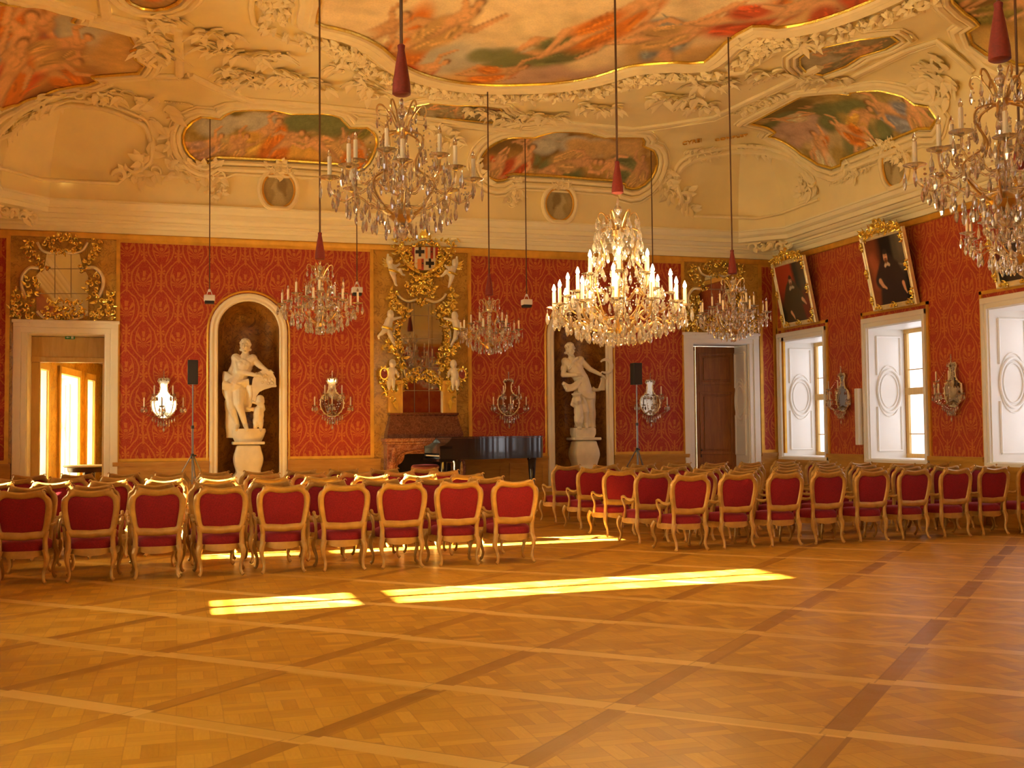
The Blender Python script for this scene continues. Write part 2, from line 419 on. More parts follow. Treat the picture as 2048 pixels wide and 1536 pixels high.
# ---- far wall
def wallpieces(mb, fn, s0, s1, z0, z1, ops):
    """fn(s0,s1,z0,z1) adds one solid piece; ops=(a,b,za,zb) rectangular openings sorted by a"""
    s = s0
    for a, b, za, zb in ops:
        if a > s: fn(s, a, z0, z1)
        if za > z0: fn(a, b, z0, za)
        if zb < z1: fn(a, b, zb, z1)
        s = b
    if s < s1: fn(s, s1, z0, z1)
mir = lambda x: 2*AX-x
YT = 23.5
f = MB()
fw_ops = [(-2.73, -1.34, 0, 3.62), (.75, 1.95, 0, 5.0), (7.75, 8.95, 0, 5.0), (11.04, 12.43, 0, 3.62)]
wallpieces(f, lambda a, b, c, d: f.box(a, b, YF, YT, c, d), XL-.75, XR+.8, 0, 6.15, fw_ops)
for cx in (1.35, 8.35):
    arc = [(cx+.6*cos(pi*k/20), 3.72+.6*sin(pi*k/20)) for k in range(21)]
    f.prism([(cx-.6, 5.0), (cx+.6, 5.0)]+arc, YF, YT, lambda u, v, w: (u, w, v))
wall_far = struct(f.build('wall_far', M['marble_ochre'], smooth=False))
def frame_rect(mb, s0, s1, z0, z1, w, fn, dep):
    """picture-frame moulding; fn(s,z,h)"""
    for pts in ([(s0, z0), (s1, z0), (s1-w, z0+w), (s0+w, z0+w)], [(s0, z1), (s0+w, z1-w), (s1-w, z1-w), (s1, z1)], [(s0, z0), (s0+w, z0+w), (s0+w, z1-w), (s0, z1)], [(s1, z0), (s1, z1), (s1-w, z1-w), (s1-w, z0+w)]):
        c = np.mean(np.array(pts), 0); inn = [tuple(c+(np.array(p)-c)*.9) for p in pts]
        k = len(pts); vs = [fn(p[0], p[1], 0) for p in pts]+[fn(p[0], p[1], dep*.6) for p in pts]
        mid = [fn((s0+s1)/2+(p[0]-(s0+s1)/2)*1, p[1], dep) for p in pts]
        mb.add(vs, [(0, 1, 2, 3), (7, 6, 5, 4)]+[(i, (i+1) % 4, 4+(i+1) % 4, 4+i) for i in range(4)])
fy = lambda s, z, h: (s, YF-h, z)
def damask_far(a, b, holes=()):
    p = MB(); p.box(a+.03, b-.03, YF-.015, YF, 1.17, 5.45); p.build('damask_panel', M['damask_x'], wall_far, False)
    q = MB(); frame_rect(q, a-.03, b+.03, 1.14, 5.47, .075, fy, .05); q.build('gilded_moulding', M['gilt_dull'], wall_far, False)
for a, b in [(12.74, 13.1), (-3.44, -3.06)]: damask_far(a, b)
for cx in (1.35, 8.35):
    a, b = cx-2.47, cx+2.47; p = MB(); p.box(a+.03, cx-.74, YF-.015, YF, 1.17, 3.72); p.box(cx+.74, b-.03, YF-.015, YF, 1.17, 3.72)
    p.prism([(a+.03, 5.45), (a+.03, 3.72)]+[(cx-.74*cos(pi*k/24), 3.72+.74*sin(pi*k/24)) for k in range(25)]+[(b-.03, 3.72), (b-.03, 5.45)], YF-.015, YF, lambda u, v, w: (u, w, v)); p.build('damask_panel', M['damask_x'], wall_far, False)
    q = MB(); 
    for s0, s1, z0, z1 in ((a-.03, a+.045, 1.14, 5.47), (b-.045, b+.03, 1.14, 5.47), (a+.045, b-.045, 5.395, 5.47), (a+.045, cx-.76, 1.14, 1.215), (cx+.76, b-.045, 1.14, 1.215)): q.box(s0, s1, YF-.03, YF, z0, z1); q.box(s0+.02, s1-.02, YF-.045, YF, z0+.02, z1-.02)
    e = [(cx-.79, YF-.02, 1.15), (cx-.79, YF-.02, 3.72)]+[(cx-.79*cos(pi*k/24), YF-.02, 3.72+.79*sin(pi*k/24)) for k in range(1, 24)]+[(cx+.79, YF-.02, 3.72), (cx+.79, YF-.02, 1.15)]
    q.tube(e, .030, 6, flat=.8); q.build('gilded_moulding', M['gilt_dull'], wall_far, False)
# ---- niches
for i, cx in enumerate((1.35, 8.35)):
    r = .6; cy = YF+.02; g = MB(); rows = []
    for k in range(17):
        a = pi*k/16; rows.append([(cx-r*cos(a), cy+r*sin(a), z) for z in (0, 1.9, 3.72)])
    g.grid(rows); dome = []
    for k in range(17):
        a = pi*k/16; dome.append([(cx-r*cos(a)*cos(e), cy+r*sin(a)*cos(e), 3.72+r*sin(e)) for e in [pi/2*q/8*.99 for q in range(9)]])
    g.grid(dome)
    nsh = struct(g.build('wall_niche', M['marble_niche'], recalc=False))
    g = MB(); pth = [(-.68, 0), (-.68, 3.72)]+[(-.68*cos(pi*k/18), 3.72+.68*sin(pi*k/18)) for k in range(1, 18)]+[(.68, 3.72), (.68, 0)]
    rows = []
    for (x, z) in pth:
        a = atan2(z-3.72, x) if z > 3.72 else (0 if x > 0 else pi); row = []
        for dr, h in [(-.085, 0), (-.085, .03), (-.06, .055), (-.02, .045), (.02, .065), (.06, .06), (.075, .03), (.075, 0)]:
            row.append((cx+x+dr*cos(a), YF-h, z+dr*sin(a)))
        rows.append(row)
    g.grid(rows); g.build('casing', M['cream'], nsh, ang=30)
# ---- dado along the far wall
d1 = MB(); d1b = MB()
for a, b in [(XL, -2.99), (-1.19, .59), (2.11, 3.98), (5.72, 7.59), (9.11, 10.89), (12.69, XR)]:
    d1.box(a, b, YF-.04, YF, .0, 1.08)
    if b-a > .6:
        n = 2
        for k in range(n):
            w = (b-a)/n; frame_rect(d1, a+k*w+.08, a+(k+1)*w-.08, .22, 1.0, .05, lambda s, z, h: (s, YF-.04-h, z), .03)
    d1b.box(a, b, YF-.075, YF, 1.07, 1.105); d1b.box(a, b, YF-.095, YF, 1.105, 1.15)
    d1b.box(a, b, YF-.06, YF, 0, .14)
struct(d1.build('baseboard_far', M['dado'], smooth=False)); struct(d1b.build('trim_3', M['dado'], smooth=False))
# ---- doors in the far wall
def door_casing(name, x0, x1, mat):
    g = MB(); a, b = x0+.0, x1-.0
    for (s0, s1, z0, z1, h) in [(a-.24, a-.10, 0, 3.84, .07), (a-.10, a, 0, 3.68, .045), (b+.10, b+.24, 0, 3.84, .07), (b, b+.10, 0, 3.68, .045), (a-.24, b+.24, 3.72, 3.84, .08), (a-.12, b+.12, 3.62, 3.72, .05), (a-.26, b+.26, 3.80, 3.86, .11)]:
        g.box(s0, s1, YF-h, YF+.01, z0, z1)
    g.box(a-.005, a+.015, YF, YT, 0, 3.62); g.box(b-.015, b+.005, YF, YT, 0, 3.62); g.box(a, b, YF, YT, 3.605, 3.625)
    return struct(g.build(name, mat, bevel=.012, smooth=False))
def oval(cx, cz, rx, rz, fn, h, n=28, r=.022):
    return [fn(cx+rx*cos(2*pi*k/n), cz+rz*sin(2*pi*k/n), h) for k in range(n)]
def reveal_panel(mb, s0, s1, z0, z1, fn):
    """white jamb lining with a tall moulded panel broken by a large oval"""
    m = .07*(s1-s0)/.6; a, b = s0+.09, s1-.09; cx = (a+b)/2; zc = z0+(z1-z0)*.52; ro = (b-a)/2; rz = min(.42, (z1-z0)*.17)
    mb.add([fn(s0, z0, 0), fn(s1, z0, 0), fn(s1, z1, 0), fn(s0, z1, 0)], [(0, 1, 2, 3)])
    mb.tube(oval(cx, zc, ro*.98, rz, fn, .008), .028, 8, True); mb.tube(oval(cx, zc, ro*.74, rz*.8, fn, .006), .016, 8, True)
    for sg, za, zb in ((1, zc+rz*.75, z1-.16), (-1, zc-rz*.75, z0+.16)):
        k = [fn(a, za, .006), fn(a, zb, .006), fn(b, zb, .006), fn(b, za, .006)]
        mb.tube([k[0], k[1]], .024, 6); mb.tube([k[1], k[2]], .024, 6); mb.tube([k[2], k[3]], .024, 6)
        mb.tube([fn(cx+(ro*1.0)*cos(q), zc+sg*rz*1.22*abs(sin(q)), .006) for q in [pi*(.15+.7*j/8) for j in range(9)]], .015, 6)
# right-hand closed double door
door_1 = door_casing('door_1', 11.04, 12.43, M['white'])
g = MB(); reveal_panel(g, YF+.03, YF+.68, .95, 3.60, lambda s, z, h: (12.40-h, s, z)); g.box(12.40, 12.43, YF+.02, YF+.69, 0, .95)
g.build('jamb_panel', M['white'], door_1)
for x0, x1 in ((11.055, 11.40), (11.41, 12.415)):
    g = MB(); y = YF+.66; g.box(x0, x1, y-.045, y, 0, 3.60)
    for z0, z1 in ((.22, .92), (1.12, 2.55), (2.72, 3.45)):
        frame_rect(g, x0+.08, x1-.08, z0, z1, .06, lambda s, z, h: (s, y-.045-h, z), .03)
        g.box(x0+.19, x1-.19, y-.065, y-.04, z0+.11, z1-.11)
    leaf = g.build('door_leaf', M['door_wood'], door_1, bevel=.006, smooth=False)
    if x1-x0 > .5:
        h = MB(); h.lathe([(.006, 0), (.02, .01), (.028, .03), (.02, .05), (.004, .055)], 10, (x0+.10, y-.05, 1.22), Matrix.Rotation(pi/2, 3, 'X')); h.box(x0+.085, x0+.115, y-.058, y-.044, 1.05, 1.30)
        h.build('door_knob', M['iron'], leaf)
    else:
        h = MB(); h.tube([(x1-.03, y-.06, .05), (x1-.03, y-.06, 3.5)], .018, 6); h.build('espagnolette_bolt', M['brass'], leaf)
# left-hand open doorway with wood-lined inner frame
door_2 = door_casing('door_2', -2.73, -1.34, M['cream'])
g = MB(); g.box(-2.72, -1.35, YT-.12, YT+.02, 3.10, 3.60); g.box(-2.72, -1.35, YT-.16, YT-.10, 3.10, 3.20); g.box(-2.72, -2.56, YT-.12, YT+.02, 0, 3.10); g.box(-1.42, -1.35, YT-.12, YT+.02, 0, 3.10)
g.build('inner_door_frame', M['window_wood'], door_2, bevel=.01, smooth=False)
# ---- right wall, left wall, back wall
YC_R = [21.74, 18.42, 14.95, 11.45, 7.95, 4.45]; YC_L = [.9, 5.8, 10.72, 15.56, 20.4]
WR, WL = .87, .55; ZR = (1.06, 3.66); ZL = (1.35, 3.92)
f = MB(); wallpieces(f, lambda a, b, c, d: f.box(XR, XR+.92, a, b, c, d), YB-.7, YF+.72, 0, 6.15, [(c-WR, c+WR, *ZR) for c in sorted(YC_R)])
wall_right = struct(f.build('wall_right', M['damask_y'], smooth=False))
f = MB(); wallpieces(f, lambda a, b, c, d: f.box(XL-.72, XL, a, b, c, d), YB-.7, YF+.72, 0, 6.15, [(c-WL, c+WL, *ZL) for c in YC_L])
wall_left = struct(f.build('wall_left', M['damask_y'], smooth=False))
XB = [(-1.05, .10, 1.05, 3.9)]
f = MB(); wallpieces(f, lambda a, b, c, d: f.box(a, b, YB-.6, YB, c, d), XL-.72, XR+.72, 0, 6.15, XB)
wall_back = struct(f.build('wall_back', M['damask_x'], smooth=False))
# gilt strips and dado on the side walls
g = MB()
for c in YC_R:
    for s in (-1, 1): g.box(XR-.03, XR, c+s*(WR+.15)-.03, c+s*(WR+.15)+.03, 1.14, 3.98)
    g.box(XR-.03, XR, c-WR-.18, c+WR+.18, 3.92, 3.98)
g.box(XR-.03, XR, YF-.05, YF, 1.14, 5.47); g.box(XR-.05, XR, YF-.35, YF-.27, 1.14, 5.47)
g.build('gilded_moulding', M['gilt_dull'], wall_right, False)
g = MB(); ys = YB
for c in sorted(YC_R)+[None]:
    e = c-WR-.13 if c else YF-.1
    g.box(XR-.04, XR, ys, e, 0, 1.08); g.box(XR-.09, XR, ys, e, 1.07, 1.15); g.box(XR-.06, XR, ys, e, 0, .14)
    if c: g.box(XR-.04, XR, e, c+WR+.13, 0, .93); g.box(XR-.09, XR, e, c+WR+.13, .93, 1.0); ys = c+WR+.13
struct(g.build('baseboard_right', M['dado'], smooth=False))
g = MB(); g.box(XL, XL+.05, YB, YF-.1, 0, 1.08); g.box(XL, XL+.09, YB, YF-.1, 1.05, 1.11); struct(g.build('baseboard_left', M['dado'], smooth=False))
g = MB(); g.box(XL+.1, XR-.1, YB, YB+.05, 0, 1.04); struct(g.build('baseboard_back', M['dado'], smooth=False))
# ---- window units. local frame: x=0 wall face, +x outward, y along the wall
WN = [0]
def window(Mx, hw, z0, z1, dep=.72, casing=True, frame=None, transom=2.35, shutters=True, mat=None, pm=None):
    WN[0] += 1; mat = mat or M['white']; T = lambda x, y, z: tuple(Mx @ Vector((x, y, z)))
    def bx(mb, x0, x1, y0, y1, a, b): mb.box(x0, x1, y0, y1, a, b, Mx)
    g = MB()
    if casing:
        for s in (-1, 1):
            bx(g, -.045, .01, min(s*hw, s*(hw+.06)), max(s*hw, s*(hw+.06)), z0-.08, z1+.09); bx(g, -.075, .01, min(s*(hw+.05), s*(hw+.115)), max(s*(hw+.05), s*(hw+.115)), z0-.08, z1+.19)
        bx(g, -.05, .01, -hw, hw, z1, z1+.11); bx(g, -.08, .01, -hw-.115, hw+.115, z1+.09, z1+.19); bx(g, -.07, .01, -hw-.115, hw+.115, z0-.10, z0)
    bx(g, -.005, dep, -hw-.004, hw+.004, z1-.016, z1+.012); bx(g, -.005, dep, -hw-.004, hw+.004, z0-.012, z0+.016)
    w = struct(g.build('window_%d' % WN[0], mat, bevel=.01, smooth=False))
    if shutters:
        for s in (-1, 1):
            g = MB(); reveal_panel(g, .10, dep-.07, z0, z1, lambda a, z, h: T(a, s*(hw-.005-h), z)); bx(g, 0, .10, min(s*hw, s*(hw-.02)), max(s*hw, s*(hw-.02)), z0, z1)
            g.build('reveal_panel', mat, w, ang=30)
    fm = frame or M['window_wood']; g = MB(); x0, x1 = dep-.06, dep
    for a, b in ((-hw, -hw+.09), (-.05, .05), (hw-.09, hw)): bx(g, x0, x1, a, b, z0, z1)
    for a, b in ((z0, z0+.1), (z1-.1, z1), (transom-.07, transom+.07)): bx(g, x0-.01, x1+.01, -hw, hw, a, b)
    for k in (1, 2):
        for za, zb in ((z0+.1, transom-.07), (transom+.07, z1-.1)):
            if zb-za > .5 and k*.6 < zb-za: zz = za+(zb-za)*k/3; bx(g, x0+.02, x1-.02, -hw, hw, zz-.012, zz+.012)
    g.build('window_sash', fm, w, bevel=.006, smooth=False)
    g = MB(); g.add([T(dep-.03, -hw+.05, z0+.05), T(dep-.03, hw-.05, z0+.05), T(dep-.03, hw-.05, z1-.05), T(dep-.03, -hw+.05, z1-.05)], [(0, 1, 2, 3)]); g.build('glass_pane', pm or M['pane'], w, smooth=False)
    return w
TR = lambda x, y, a=0: Matrix.Translation((x, y, 0)) @ Matrix.Rotation(a, 4, 'Z')
for c in YC_R: window(TR(XR, c), WR, *ZR, dep=.90, transom=2.40)
for c in YC_L: window(TR(XL, c, pi), WL, *ZL, transom=2.17, pm=M['blind'] if c < 8 else None)  # near two windows added out of view for soft light; blinds stop sun patches
for a, b, z0, z1 in XB: window(TR((a+b)/2, YB, -pi/2), (b-a)/2, z0, z1, .6, transom=2.6)
# ---- small room beyond the open doorway
A0 = Vector((-2.76, YT+.03, 0)); ang = -atan2(.134, 1)
RA = Matrix.Translation(A0) @ Matrix.Rotation(ang, 4, 'Z')    # local y runs along its window wall, room on +x
f = MB(); bays = [(.55, 1.30), (2.35, 4.15), (4.95, 5.75)]
wallpieces(f, lambda a, b, c, d: f.box(-.45, 0, a, b, c, d, RA), -.02, 8.2, 0, 4.3, [(a, b, .62, 3.02) for a, b in bays])
struct(f.build('wall_passage', M['marble_ochre'], smooth=False))
f = MB(); f.box(-1.1, -.98, YT+.01, 32, 0, 4.3); struct(f.build('wall_passage_side', M['marble_ochre'], smooth=False))
f = MB(); f.box(-3.2, -1.1, 31.6, 31.75, 0, 4.3); struct(f.build('wall_passage_end', M['marble_ochre'], smooth=False))
f = MB(); f.box(-3.6, -1.1, YT+.01, 32, 4.3, 4.4); struct(f.build('ceiling_passage', M['stucco'], smooth=False))
f = MB(); f.box(-4.2, -1.1, YT-.02, 32, -.06, -.004); struct(f.build('floor_passage', M['parquet'], smooth=False))
f = MB(); 
for a, b in bays:
    for s, e in ((a-.14, a), (b, b+.14)): f.box(-.02, .05, s, e, 0, 3.16, RA)
    f.box(-.02, .05, a-.14, b+.14, 3.02, 3.18, RA)
f.box(-.02, .06, -.02, 8.2, 3.5, 3.62, RA)
struct(f.build('trim_4', M['window_wood'], bevel=.01, smooth=False))
for a, b in bays:
    window(RA @ Matrix.Translation((0, (a+b)/2, 0)) @ Matrix.Rotation(pi, 4, 'Z'), (b-a)/2, .62, 3.02, .45, casing=False, transom=1.9, mat=M['white'], shutters=True, frame=M['white'], pm=M['added_screen'])  # translucent screens added in place of clear glass to cut the passage daylight
# ---- platform in front of the fireplace wall
f = MB(); f.box(-.9, 10.6, 20.70, 22.25, .46, .50); f.box(-.88, 10.58, 20.72, 22.25, 0, .46)
for k in range(12): frame_rect(f, -.82+k*.95, .05+k*.95, .07, .40, .04, lambda s, z, h: (s, 20.72-h, z), .02)
tag(f.build('concert_platform', M['dado'], smooth=False), 'low wooden platform under the grand piano along the fireplace wall', 'platform')
# ================================================================ CARVED ORNAMENT
def curl(mb, p, e1, e2, n, size, turn=1, r=.02, ang=0, flat=.8):
    """one C-scroll with a leaf at its tail"""
    p, e1, e2, n = (np.asarray(q, float) for q in (p, e1, e2, n)); P = []; R = []
    for k in range(11):
        t = k/10; a = ang+turn*(t*1.75*pi); rad = size*(1-.78*t)*.5
        c = size*.5
        x = rad*cos(a)-c*cos(ang)*0; y = rad*sin(a)
        P.append(p+e1*x+e2*y+n*(.012+.02*sin(pi*t))); R.append(r*(.45+.75*sin(pi*min(1, t*1.1+.05))))
    mb.tube(P, R, 5, flat=flat)
def leaf(mb, p, d, n, L, w, th=.012):
    d = nv(d); s = np.cross(n, d); p = np.asarray(p, float)
    Q = [(0, .25), (.3, 1), (.65, .8), (1, .06)]; rows = []
    for t, ww in Q:
        c = p+d*L*t+n*(th+L*.45*t*t); rows.append([c-s*w*ww, c+n*th*1.2*ww, c+s*w*ww, c-n*th*.6])
    mb.grid(rows, False, True, True, True)
def flourish(mb, path, n, size, seed, dens=1.0, r=None, wide=1.0, leaves=1):
    """acanthus scrollwork strung along a path, lying on the plane with normal n"""
    rd = random.Random(seed); P = catmull(path, 8); n = np.asarray(n, float)
    acc = 0; k = 0
    for i in range(1, len(P)):
        t = P[i]-P[i-1]; acc += np.linalg.norm(t); t = nv(t); s = np.cross(n, t)
        if acc > size*.55/dens:
            acc = 0; k += 1; sd = 1 if k % 2 else -1; off = s*sd*size*.32*wide*rd.uniform(.6, 1.3); sz = size*rd.uniform(.7, 1.15)
            curl(mb, P[i]+off, t, s, n, sz, sd*rd.choice([1, 1, -1]), r or size*.18, rd.uniform(-1, 1)+(pi if sd < 0 else 0))
            for q in range(leaves): leaf(mb, P[i]+off*rd.uniform(.2, 1.5), t*rd.uniform(-1, 1)+s*sd*rd.uniform(.3, 1), n, size*rd.uniform(.55, 1.05), size*.24, size*.08)
WN_ = np.array([0, -1., 0])
fp = lambda pts, h=.03: [far(x, y)+WN_*h for x, y in pts]
def c3(x, y): return (720+x/5.908, 440+y/5.908)
def c4(x, y): return (720+x/5.908, 690+y/5.908)
def mirx(P): return [np.array([2*AX-p[0], p[1], p[2]]) for p in P]
# ---------------------------------------------------------------- overdoor mirrors
def c1(x, y): return (x/6.4, 440+y/6.4)
def overdoor(label):
    cx = -2.03; t = thing('overdoor_mirror', label, 'mirror', (cx, YF, 3.86))
    L = lambda P: [p-np.array([cx, YF, 3.86]) for p in P]
    def pl(pts, h): return L(fp([c1(*q) for q in pts], h))
    g = MB(); out = pl([(600, 440), (800, 420), (1020, 440), (1060, 600), (1130, 720), (1130, 1230), (470, 1230), (460, 720), (570, 600)], .03); k = len(out)
    g.add(out+[p-WN_*.02 for p in out], [tuple(range(k))]+[(i, (i+1) % k, k+(i+1) % k, k+i) for i in range(k)])
    g.build('mirror_plate', M['mirror'], t, False)
    g = MB()
    for a, b in [((705, 440), (705, 1000)), ((912, 440), (912, 1000)), ((480, 628), (1110, 628)), ((470, 945), (1130, 945))]:
        A, B = pl([a, b], .034); g.tube([A, B], .007, 4)
    g.build('pane_joint', M['seam'], t)
    def G(pts, size, seed, h=.05, **k): g = MB(); flourish(g, pl(pts, h), WN_, size*1.12, seed, **k); g.build('carved_gilt_scroll', M['gilt'], t, ang=60)
    for sgn in (0, 1):
        f_ = lambda pts: [(1600-x, y) if sgn else (x, y) for x, y in pts]
        G(f_([(440, 260), (340, 330), (390, 440), (480, 540), (590, 640)]), .085, 3+sgn, dens=1.5, wide=1.3)
        G(f_([(420, 700), (400, 820), (430, 960), (300, 1080), (220, 1230)]), .10, 5+sgn, dens=1.6, wide=1.7)
        G(f_([(160, 900), (210, 1000), (180, 1120), (200, 1260)]), .09, 7+sgn, dens=1.5, wide=1.3)
        G(f_([(330, 1150), (420, 1230), (330, 1270)]), .08, 9+sgn, dens=1.5)
    G([(560, 340), (680, 260), (800, 220), (920, 260), (1040, 340)], .085, 21, dens=1.6, wide=1.2)
    G([(620, 380), (800, 410), (980, 380)], .06, 22, dens=1.4)
    G([(560, 1070), (680, 1120), (800, 1090), (920, 1120), (1040, 1070)], .10, 23, dens=1.8, wide=1.5)
    G([(520, 1200), (680, 1230), (800, 1250), (960, 1230), (1090, 1190)], .075, 24, dens=1.6)
    for sgn in (0, 1):
        f_ = lambda pts: [(1600-x, y) if sgn else (x, y) for x, y in pts]
        for pts, r in [([(480, 290), (540, 390), (660, 430), (770, 410)], .036), ([(500, 620), (380, 620), (290, 720), (280, 850), (330, 980)], .05), ([(480, 1170), (560, 1250), (690, 1270), (760, 1220)], .034)]:
            g = MB(); g.tube(catmull(pl(f_(pts), .035), 6), r, 8, flat=.7); g.build('pale_scroll_moulding', M['silver_gilt'], t)
    return t
od = overdoor('gilded rococo mirror above the open white doorway')
o2 = copy_tree(od); o2.location.x = mir(-2.03); o2['label'] = 'gilded rococo mirror above the closed wooden double door'
for o in (od, o2): o['group'] = 'mirrors over the doors'
# ---------------------------------------------------------------- little figures
def putto(mb, J, s=1.0):
    """J: dict of joints (3-D); chubby child body as overlapping solids"""
    q = lambda a, b, ra, rb: mb.caps(J[a], J[b], ra*s, rb*s, 8)
    mb.ell(J['head'], .062*s, 10, 7); q('neck', 'chest', .035, .062); q('chest', 'belly', .066, .074); q('belly', 'hip', .074, .066)
    mb.ell(J['head']+np.array([0, -.055, -.008])*s, .016*s, 6, 4); mb.ell(J['head']+np.array([0, .012, .03])*s, .058*s, 8, 5)
    for k in ('l', 'r'):
        q('sh'+k, 'el'+k, .032, .026); q('el'+k, 'ha'+k, .026, .019); mb.ell(J['ha'+k], .024*s, 6, 4)
        q('hip'+k, 'kn'+k, .052, .038); q('kn'+k, 'ft'+k, .038, .022); q('ft'+k, 'to'+k, .022, .018)
def pj(conv, pts, dy=0, Y0=0, org=(0, 0, 0)):
    """joints from picture positions at wall depth + per-joint depth offsets"""
    J = {}
    for k, v in pts.items():
        x, y = conv(v[0], v[1]); p = far(x, y, YF+dy+(v[2] if len(v) > 2 else 0)); J[k] = p-np.asarray(org, float)
    return J
# ---------------------------------------------------------------- fireplace
t = thing('fireplace', 'red brown marble fireplace with sloping hood behind the grand piano', 'fireplace', (AX, YF, 0)); X0 = .78
g = MB()
def hood(z, hw, dp): return [(-hw, -dp, z), (hw, -dp, z), (hw, 0, z), (-hw, 0, z)]
g.grid([hood(1.56, .79, .40), hood(1.64, .79, .40), hood(1.72, .77, .36), hood(1.9, .72, .30), hood(2.02, .70, .26), hood(2.03, .72, .29), hood(2.07, .72, .30)], False, True, True, True)
g.build('hood', M['marble_hood'], t, False)
g = MB(); g.box(-.86, .86, -.50, 0, 1.49, 1.56); g.box(-.83, .83, -.46, 0, 1.44, 1.49); g.build('mantel_shelf', M['marble_red'], t, False, .012)
g = MB(); ar = [(-.80, 0), (-.80, 1.44), (.80, 1.44), (.80, 0), (.60, 0), (.60, 1.02)]+[(.60-.16*sin(k/6*pi/2)-.0, 1.02+.22*(1-cos(k/6*pi/2))) for k in range(1, 7)]
ar += [(-x, z) for x, z in reversed(ar[5:])]+[(-.60, 0)]
g.prism(ar, -.42, 0, lambda u, v, w: (u, w, v)); g.build('surround', M['marble_red'], t, False, .01)
g = MB(); pth = catmull([(-.62, -.43, .9), (-.60, -.43, 1.10), (-.46, -.43, 1.25), (0, -.43, 1.31), (.46, -.43, 1.25), (.60, -.43, 1.10), (.62, -.43, .9)], 6); g.tube(pth, .03, 8)
for s in (-1, 1):
    g.tube(catmull([(s*.72, -.43, .06), (s*.70, -.45, .5), (s*.73, -.48, .9), (s*.70, -.50, 1.12), (s*.66, -.46, 1.36)], 5), [.07]*9+[.09]*6+[.05]*6, 8)
g.build('carved_moulding', M['marble_red'], t)
g = MB(); g.box(-.62, .62, -.05, .0, 0, 1.36); g.box(-.62, .62, -.42, -.05, 0, .02); g.build('firebox', M['soot'], t, False)
# ---------------------------------------------------------------- mirror over the fireplace
t = thing('mantel_mirror', 'tall rococo mirror in gold carved frame with cherubs above the fireplace', 'mirror', (AX, YF, 2.07)); ORG = np.array([AX, YF, 2.07])
Lm = lambda pts, h=.05, conv=c3: [p-ORG for p in fp([conv(*q) for q in pts], h)]
lft = [(560, 985), (545, 1120), (490, 1230), (470, 1330), (490, 1480)]; l4 = [(500, 0), (500, 250), (560, 470), (470, 580), (470, 800)]
LP = Lm(lft, .04)+Lm(l4, .04, c4); 
for p in LP: p[0] = min(p[0], -.30)
RP = [np.array([-p[0], p[1], p[2]]) for p in reversed(LP)]
g = MB(); out = LP+RP; k = len(out); g.add(out+[p-WN_*.03 for p in out], [tuple(range(k))]+[(i, (i+1) % k, k+(i+1) % k, k+i) for i in range(k)])
g.build('mirror_plate', M['mirror'], t, False)
g = MB()
for x in (-.16, .15): g.tube([(x, -.044, .02), (x, -.044, 2.35)], .006, 4)
for z in (.47, .95, 1.55, 2.03): g.tube([(-.42, -.044, z), (.42, -.044, z)], .006, 4)
g.build('pane_joint', M['seam'], t)
def both(P): return (P, [np.array([-p[0], p[1], p[2]]) for p in P])
def GB(pts, conv, size, seed, h=.08, **k):
    for i, P in enumerate(both(Lm(pts, h, conv))): g = MB(); flourish(g, P, WN_, size*1.12, seed+i, **k); g.build('carved_gilt_scroll', M['gilt'], t, ang=60)
GB([(420, 820), (350, 900), (400, 1000), (470, 1060), (580, 1110)], c3, .11, 1, dens=1.7, wide=1.3)
GB([(340, 960), (380, 1060), (480, 1090)], c3, .09, 11, dens=1.6)
GB([(330, 1260), (400, 1200), (500, 1210)], c3, .08, 41, dens=1.6)
GB([(280, 1440), (360, 1480), (430, 1540)], c3, .11, 13, dens=1.6, wide=1.4)
GB([(440, 1240), (430, 1350), (450, 1500)], c3, .08, 15, dens=1.6)
GB([(290, 90), (350, 30), (440, 60), (470, 180), (440, 260), (480, 330)], c4, .11, 17, dens=1.9, wide=1.6)
GB([(300, 420), (400, 430), (460, 400), (500, 480), (420, 530), (280, 560)], c4, .10, 19, dens=1.9, wide=1.5)
GB([(240, 380), (290, 480)], c4, .09, 43, dens=1.6)
GB([(470, 500), (540, 410), (620, 330), (700, 295)], c4, .085, 23, dens=1.7, wide=.9)
GB([(560, 420), (650, 405), (715, 370)], c4, .07, 25, dens=1.7)
GB([(545, 830), (600, 780), (680, 740), (738, 725)], c3, .10, 27, dens=1.8, wide=1.5)
GB([(560, 890), (640, 860), (738, 830)], c3, .09, 29, dens=1.6, wide=1.2)
GB([(640, 960), (738, 985)], c3, .07, 31, dens=1.6)
for pts, conv, r in [([(430, 860), (470, 920), (560, 965), (670, 940)], c3, .034), ([(480, 1240), (400, 1280), (390, 1400), (440, 1500)], c3, .035), ([(500, 260), (540, 390), (590, 340), (650, 300)], c4, .03)]:
    for P in both(Lm(pts, .06, conv)): g = MB(); g.tube(catmull(P, 6), r*1.15, 8, flat=.7); g.build('gilded_scroll_moulding', M['silver_gilt'], t)
for s in (-1, 1):
    g = MB(); g.box(min(s*.45, s*.72), max(s*.45, s*.72), -.13, 0, 0, .60); g.box(min(s*.42, s*.80), max(s*.42, s*.80), -.17, 0, .60, .68); g.box(min(s*.42, s*.47), max(s*.42, s*.47), -.15, 0, 0, .60); g.build('console_block', M['gilt_dull'], t, False, .012)
for s in (-1, 1):
    g = MB(); curl(g, (s*.62, -.14, .50), (1, 0, 0), (0, 0, 1), WN_, .20, s, .035, pi/2); curl(g, (s*.66, -.14, .30), (1, 0, 0), (0, 0, 1), WN_, .16, -s, .028, -pi/2); leaf(g, (s*.60, -.14, .30), (-s*.2, 0, -1), WN_, .24, .05)
    for q in range(4): leaf(g, (s*(.48+.08*q), -.15, .66), (s*.3, 0, -.4), WN_, .1, .04)
    g.build('console_scroll', M['gilt'], t)
